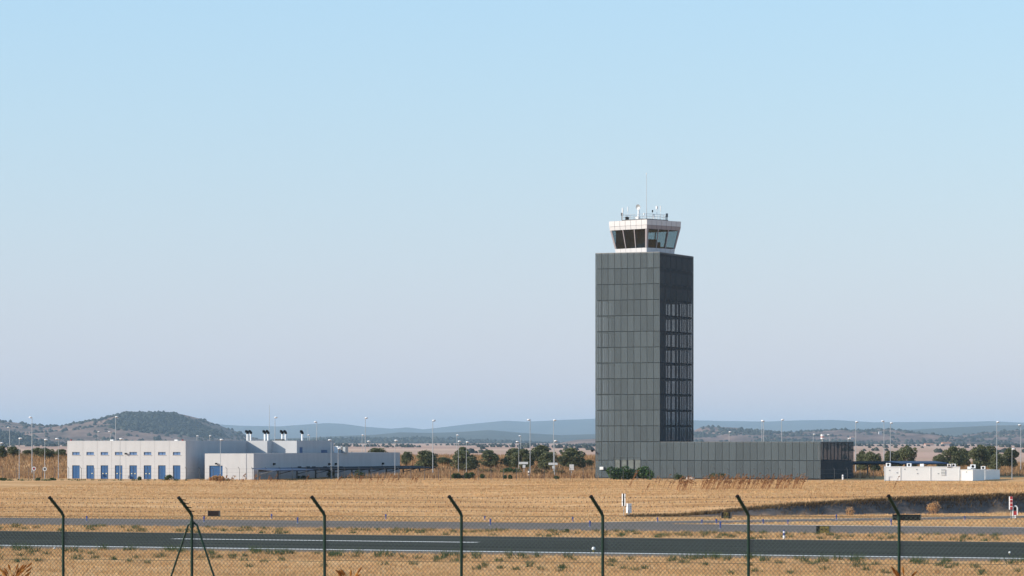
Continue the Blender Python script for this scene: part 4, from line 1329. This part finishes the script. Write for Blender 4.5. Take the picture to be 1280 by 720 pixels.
def shrub(name, px0, px1, ytop, D, mat, label, per=90, size=.10, cat='shrub', depth=None, group=None):
    x0, x1 = X_at(px0, D), X_at(px1, D); xc = (x0 + x1) / 2
    z = hz(xc, D); h = max(.4, Z_at(ytop, D) - z); w = x1 - x0
    r = np.random.default_rng(int(px0 * 10 + D))
    n = max(3, int(w / (h * .35))); lobes = []
    for k in range(n * 2):
        lx = r.uniform(-w / 2 + h * .2, w / 2 - h * .2) if w > h * .5 else r.uniform(-w * .2, w * .2)
        s = h * r.uniform(.25, .38); lobes.append((lx, r.uniform(-.5, .5) * (depth or h * .6), h * r.uniform(.25, .66), s * 1.1, s, s))
    V, Fc = leaf_cloud(lobes, per, size, r)
    e = empty(name, (xc, D, z), 0, label, cat, group)
    link('foliage', mesh_np('foliage', V, Fc, mat), e)
    m = MB()
    for k in range(max(2, n)):
        lx = -w / 2 + w * (k + .5) / max(2, n)
        m.tube([(lx, 0, -.1), (lx + r.uniform(-.1, .1), r.uniform(-.1, .1), h * .6)], [.05, .02], 5)
        if k == 0:
            pass
    tag(m.build('stems', M['bark'], e), kind='stuff')


shrub('oleander_hedge', 760, 789, 582.5, 600, M['oleander'], 'left half of the dense green hedge below the tower window', 260, .16, 'hedge')
shrub('oleander_hedge', 786, 816, 582.5, 600, M['oleander'], 'right half of the dense green hedge below the tower window', 260, .16, 'hedge')
shrub('oleander_hedge', 562, 595, 590, 610, M['green'], 'low green hedge below the paired short masts', 100, .12, 'hedge')
shrub('oleander_hedge', 624, 653, 583, 640, M['oleander'], 'green hedge with white flowers before the oak clump', 120, .12, 'hedge')
shrub('dry_bush', 664, 690, 585.5, 635, M['brush'], 'greyish dry bush before the tall masts left of the tower', 110, .12)
shrub('dry_bush', 686, 708, 586.5, 632, M['brush'], 'greyish dry bush left of the white upright board', 110, .12)
shrub('dry_bush', 596, 622, 584.5, 650, M['brush'], 'arching dry bush below the lone round oak', 80, .12)
shrub('green_bush', 841, 858, 591.5, 598, M['green'], 'left green patch at the foot of the annex', 80, .10)
shrub('green_bush', 887, 906, 590.5, 598, M['green'], 'right green patch at the foot of the annex', 80, .10)
shrub('green_bush', 600, 606, 592, 612, M['green'], 'small green bush right of the low hedge', 60, .1)
shrub('green_bush', 629, 633, 592.5, 608, M['green'], 'left of two tiny green bushes before the white flowered hedge', 60, .1)
shrub('green_bush', 635, 639.5, 592.5, 608, M['green'], 'right of two tiny green bushes before the white flowered hedge', 60, .1)
shrub('green_bush', 693, 699, 593.5, 604, M['green'], 'tiny green bush under the masts nearest the tower', 60, .1)
shrub('green_bush', 444, 455, 587, 612, M['green'], 'green bush under the carport near its middle', 90, .1)
shrub('green_bush', 409, 416, 586.5, 616, M['green'], 'green bush behind the short mast before the carport', 90, .1)
shrub('green_bush', 371, 386, 594.5, 612, M['green'], 'low green bush under the left part of the carport', 60, .1)
shrub('green_bush', 205, 216, 593, 593, M['green'], 'loose green bush between the last two blue doors', 70, .1)
shrub('green_bush', 172, 178, 595, 594, M['green'], 'small green bush between the fifth and sixth blue doors', 50, .1)
shrub('green_bush', 44, 50, 597, 594, M['green'], 'small green bush near the round signs', 50, .1)
shrub('green_bush', 62, 70, 597, 594, M['green'], 'small green bush left of the white building', 50, .1)
shrub('green_bush', 0, 8, 597, 594, M['green'], 'small green bush at the left edge of view', 50, .1)
shrub('dry_bush', 258, 282, 594.5, 590, M['dry'], 'mound of dry grass before the blue garage door', 110, .12)
shrub('dry_bush', 1159, 1174, 624, 434, M['dry'], 'round straw coloured bush on the dark bank', 120, .07)
shrub('dry_bush', 1058, 1066, 630, 428, M['dry'], 'small straw coloured tuft on the dark bank', 70, .06)
shrub('green_bush', 706, 713, 661.5, 350, M['green'], 'dark green weed between taxiway and runway left of the fifth fence post', 80, .05)

# ------------------------------------------------------------------ dry grass
def blades(name, XY, hmin, hmax, wid, mat, label, lean=.35, bend=(0, 0), r=rng, cat='grass', droop=1.0):
    n = len(XY)
    z = height(XY[:, 0], XY[:, 1]) - .02
    B = np.column_stack([XY, z])
    t = r.uniform(0, math.pi, n)
    side = np.column_stack([np.cos(t), np.sin(t), np.zeros(n)]) * (wid * r.uniform(.6, 1.4, n))[:, None]
    h = r.uniform(hmin, hmax, n)
    tip = B + np.column_stack([r.normal(size=n) * lean * h + bend[0] * h, r.normal(size=n) * lean * h + bend[1] * h, h])
    V = np.stack([B - side, B + side, tip], 1).reshape(-1, 3)
    me = mesh_np(name, V, np.arange(3 * n).reshape(n, 3), mat)
    return tag(link(name, me), label, cat, kind='stuff')


def clump(P, per, spread, r=rng):
    n = len(P)
    return (P[:, None, :] + r.normal(size=(n, per, 2)) * spread).reshape(-1, 2)


def in_run(t0, t1, n0, n1, count, r=rng):
    t = r.uniform(t0, t1, count); n = r.uniform(n0, n1, count)
    return np.column_stack([t * CT + n * ST, -t * ST + n * CT])


def fov(P, m=6):
    a = (P[:, 0] / P[:, 1]) * F + 640
    k = np.abs(a - 640) < 640 + m * F / P[:, 1]
    return P[k]


blades('dry_grass', fov(clump(in_run(-200, 20, 205, 259.6, 30000), 6, .16)), .10, .32, .022, M['dry'], 'coarse dry grass between the fence and the runway')
blades('dry_grass', fov(clump(in_run(-220, 20, 309.6, 332.3, 9000), 6, .18)), .10, .34, .026, M['dry'], 'dry grass strip between runway and taxiway')
f_ = fov(in_run(-280, 40, 362.5, 560, 130000))
eb = -(f_[:, 0] - BANK0[0]) * BANKD[1] + (f_[:, 1] - BANK0[1]) * BANKD[0]; ab_ = (f_[:, 0] - BANK0[0]) * BANKD[0] + (f_[:, 1] - BANK0[1]) * BANKD[1]
dl = (f_ - p0) @ np.array([-.543, .84]); 
keep = ~((ab_ > -2) & (eb > -.4) & (eb < 2.2)) & ~((dl > -10.4) & (dl < .6) & ((f_ - p0) @ d_ > -40)) & (f_[:, 1] < 606)
f_ = f_[keep]
blades('dry_field_grass', clump(f_, 3, .2), .07, .22, .05, M['dry'], 'wide tawny field of dry grass before the buildings', .4, (.15, 0))
bk = np.column_stack([rng.uniform(-125, 125, 90000), rng.uniform(612, 760, 90000)])
bk = fov(bk)
loc_ = (bk - np.array([fr.x0, fr.y0])); lx_ = loc_[:, 0] * CT - loc_[:, 1] * ST; ly_ = loc_[:, 0] * ST + loc_[:, 1] * CT
k1 = (lx_ > -W - 1) & (lx_ < LA + 1) & (ly_ > -2) & (ly_ < DA + 1)
loc_ = (bk - np.array([fb.x0, fb.y0])); lx2 = loc_[:, 0] * CT - loc_[:, 1] * ST; ly2 = loc_[:, 0] * ST + loc_[:, 1] * CT
k2 = (lx2 > -Wb - 1) & (lx2 < xb + 8) & (ly2 > -2) & (ly2 < lb + 1)
k3 = (bk[:, 0] > 62) & (bk[:, 1] < 640)
bk = bk[~(k1 | k2 | k3)]
blades('tall_dry_grass', clump(bk, 2, .25), .35, 1.15, .07, M['dry_bank'], 'tall orange brown grass on the rise behind the buildings', .25)
# dark tufts along the top of the cut bank
al_ = rng.uniform(-4, 110, 7000); ee = rng.normal(1.9, .55, 7000)
P = BANK0 + np.outer(al_, BANKD) + np.outer(ee, np.array([-BANKD[1], BANKD[0]]))
blades('bank_tufts', fov(clump(P, 3, .15)), .15, .55, .05, M['lip'], 'dark tufts of grass along the lip of the bank', .5, (.25, -.25))
# green weeds
def weeds(count, t0, t1, n0, n1, hmax, label, sp):
    c = fov(in_run(t0, t1, n0, n1, count))
    blades('green_weeds', clump(c, 60, sp), .08, hmax, .03, M['green'], label, .5)
weeds(260, -190, 10, 228, 259, .45, 'small green weeds scattered beside the runway', .16)
weeds(120, -190, 10, 251, 259, .75, 'green weeds lined up along the near runway shoulder', .2)
weeds(330, -200, 20, 310, 331, .45, 'green weeds on the strip between runway and taxiway', .2)
c = np.column_stack([X_at(rng.uniform(0, 300, 60), 594), rng.uniform(590, 596, 60)]); blades('green_weeds', clump(c, 20, .2), .1, .45, .04, M['green'], 'green weeds along the foot of the white building', .4)
# tall dead stalks leaning to the right, in a loose row in the field before the annex
def stalks(name, pxs, D, hm, label, r):
    m = MB()
    for px in pxs:
        d = D + r.uniform(-7, 7)
        x, y, z = gp(px, d); h = hm * r.uniform(.5, 1.15); le = r.uniform(.15, .6)
        a = Vector((x, y, z)); b = Vector((x + le * h * .5, y, z + h * .55)); c = Vector((x + le * h, y, z + h))
        m.tube([a, b, c], [.03, .028, .018], 3)
        for k in range(5):
            q = a.lerp(c, r.uniform(.5, 1.0)); w = Vector((r.uniform(-.05, .4), r.uniform(-.2, .2), r.uniform(.05, .4))) * .6
            m.add([q, q + w + Vector((.05, 0, -.05)), q + w * 1.2, q + w * .4 + Vector((-.05, 0, .06))], [(0, 1, 2, 3)])
    tag(m.build(name, M['stalk']), label, 'dry stalks', kind='stuff')
r_ = np.random.default_rng(5)
pp = [x for x in r_.uniform(846, 1002, 210) if not (868 < x < 876 or 985 < x < 990)] + [806, 816, 822, 828, 834, 838]
stalks('dry_stalks', pp, 506, 1.9, 'row of tall brown dead stalks leaning right in the field', r_)
stalks('dry_stalks', [785, 786.5, 788, 787], 530, 2.6, 'lone dead stalk above the black striped board', r_)
stalks('dry_stalks', [1116, 1117], 500, 1.5, 'lone thin stalk above the rightmost fence post', r_)
stalks('dry_stalks', list(r_.uniform(270, 345, 26)) + list(r_.uniform(420, 520, 30)) + [381, 382, 548, 592, 593, 715], 575, 1.3, 'thin dead stalks before the white building and carport', r_)

# ------------------------------------------------------------------ near chain link fence
FT = R(22); fc, fs_ = math.cos(FT), math.sin(FT)
fx0, fy0 = X_at(79, 75.0), 75.0
zfb = hz(fx0, fy0)
fence = empty('chain_link_fence', (fx0, fy0, 0), -FT, 'green chain link fence with cranked posts and barbed wire in the foreground', 'fence')
ztop_f = Z_at(644, 72) ; ztip = Z_at(622, 71.5)
gzl = lambda l: hz(fx0 + l * fc, fy0 - l * fs_)
arm = Vector((-.08, -.42, ztip - ztop_f))
tops = [0, .5, 0.1, -.2, .15, .1, .2]
for k in range(-1, 8):
    l = k * 3.0; zg = gzl(l); dzp = 0.0
    D = fy0 - l * fs_
    zt = Z_at(643.5 + (tops[k] if 0 <= k < 7 else 0), D)
    p = MB().tube([(l, 0, zg - .4), (l, 0, zt)], .030, 10).build('post', M['green_paint'], fence)
    a_ = MB().tube([(l, 0, zt - .02), (l - .02, -.03, zt + .05), (l + arm.x, arm.y, zt + arm.z)], [.031, .034, .034], 10).build('arm', M['green_paint'], p)
    MB().tube([(l + arm.x, arm.y, zt + arm.z), (l + arm.x * 1.03, arm.y * 1.03, zt + arm.z * 1.03)], .037, 10).build('cap', M['black'], p)
    if k == 1:
        for s in (-1, 1):
            MB().tube([(l + s * .03, .03, zt - .16), (l + s * .10, .03, zt - .2), (l + s * .86, .03, zg - .2)], .022, 8).build('brace', M['green_paint'], p)
        MB().tube([(l, 0, zt - .26), (l, 0, zt - .12)], .042, 10).build('clamp', M['green_paint'], p)
        for q in range(4):
            t = .25 + q * .22
            MB().tube([(l + arm.x * t, arm.y * t, zt + arm.z * t), (l + arm.x * t + .13, arm.y * t, zt + arm.z * t - .01)], .010, 5).build('wire_hook', M['black'], p)
# mesh panels, real wires
PIT = .088
for k in range(-1, 7):
    l0, l1_ = k * 3.0, k * 3.0 + 3.0
    zb = min(gzl(l0), gzl(l1_)) + .02
    ztp = Z_at(645.5, fy0 - (l0 + 1.5) * fs_)
    Hh = ztp - zb; m = MB(); wr = .0033
    a = -Hh
    while a < 3.0:
        for sg in (1, -1):
            # line x = a + (z - zb) or mirrored
            xs0, xs1 = max(0, a), min(3.0, a + Hh)
            if xs1 - xs0 > .02:
                za, zb_ = xs0 - a, xs1 - a
                if sg == 1: q0, q1 = (l0 + xs0, zb + za), (l0 + xs1, zb + zb_)
                else: q0, q1 = (l0 + 3.0 - xs0, zb + za), (l0 + 3.0 - xs1, zb + zb_)
                y_ = .032 + .003 * sg
                m.tube([(q0[0], y_, q0[1]), (q1[0], y_, q1[1])], wr, 3, False)
        a += PIT
    tag(m.build('wire_mesh', M['green_wire'], fence), kind='stuff')
    MB().tube([(l0, .036, ztp), (l1_, .036, ztp)], .004, 4).build('tension_wire', M['green_wire'], fence)
    MB().tube([(l0, .036, ztp - .9), (l1_, .036, ztp - .9)], .004, 4).build('tension_wire', M['green_wire'], fence)
# barbed wire on the arms
for q in range(4):
    t = .22 + q * .25
    for k in range(-1, 7):
        l0 = k * 3.0
        za = Z_at(643.5, fy0 - l0 * fs_) + arm.z * t; zb2 = Z_at(643.5, fy0 - (l0 + 3) * fs_) + arm.z * t
        m = MB(); A_ = Vector((l0 + arm.x * t, arm.y * t, za)); B_ = Vector((l0 + 3 + arm.x * t, arm.y * t, zb2))
        mid = (A_ + B_) / 2 - Vector((0, 0, .012))
        m.tube([A_, mid, B_], .0013, 3, False)
        n_ = 28
        for j in range(n_):
            u = (j + .5) / n_; c = A_.lerp(B_, u) - Vector((0, 0, .012 * (1 - abs(2 * u - 1))))
            a1 = random.uniform(0, 3.14)
            for aa in (a1, a1 + 1.5):
                dv = Vector((.3 * math.cos(aa), math.cos(aa + 1) * .6, math.sin(aa))).normalized() * .016
                m.tube([c - dv, c + dv], .0035, 3, False)
        tag(m.build('barbed_wire', M['bar'], fence), kind='stuff')

# dried thistles at the fence foot
def thistle(px, ytop, D, label, s, seed):
    r = random.Random(seed)
    x = X_at(px, D); z = hz(x, D); h = Z_at(ytop, D) - z
    e = empty('dry_thistle', (x, D, z), 0, label, 'dry plant', 'dried thistles at the fence')
    m = MB(); hd = MB()
    m.tube([(0, 0, -.1), (.0, 0, h * .75)], [.012, .009], 5)
    for k in range(int(20 * s)):
        a = r.uniform(0, 6.28); z0 = h * r.uniform(.55, .8); L = h * r.uniform(.12, .30) * (1 if s > .8 else .8)
        p = Vector((0, 0, z0)); q = p + Vector((math.cos(a) * L * .9, math.sin(a) * L * .6, L * r.uniform(.5, 1.0)))
        q.z = min(q.z, h)
        m.tube([p, p.lerp(q, .5) + Vector((0, 0, -.02)), q], [.008, .007, .006], 4)
        d = (q - p).normalized()
        hd.tube([q - d * .03, q, q + d * .07, q + d * .12], [.008, .019, .021, .009], 6)
    m.build('stem', M['orange'], e); tag(hd.build('seed_heads', M['orange'], e), kind='stuff')
thistle(17, 706, 71.5, 'dried orange thistle at the left bottom corner', 1.0, 1)
thistle(438, 711, 69.5, 'dried orange thistle between third and fourth fence posts', .7, 2)
thistle(1131, 711.5, 65.5, 'dried orange thistle at the foot of the rightmost fence post', .7, 3)

# ------------------------------------------------------------------ haze
HZB = MB().box(-32000, 32000, -700, 35000, -5, 190)
hm, nt, b, out = new_mat('haze_air')
nt.nodes.remove(b)
pv = nt.nodes.new('ShaderNodeVolumePrincipled')
pv.inputs['Color'].default_value = (.61, .81, 1.0, 1)
pv.inputs['Density'].default_value = 4.5e-5
pv.inputs['Anisotropy'].default_value = 0.0
nt.links.new(pv.outputs[0], out.inputs['Volume'])
tag(HZB.build('haze', hm), 'pale haze filling the air over the plain', 'haze', kind='stuff')
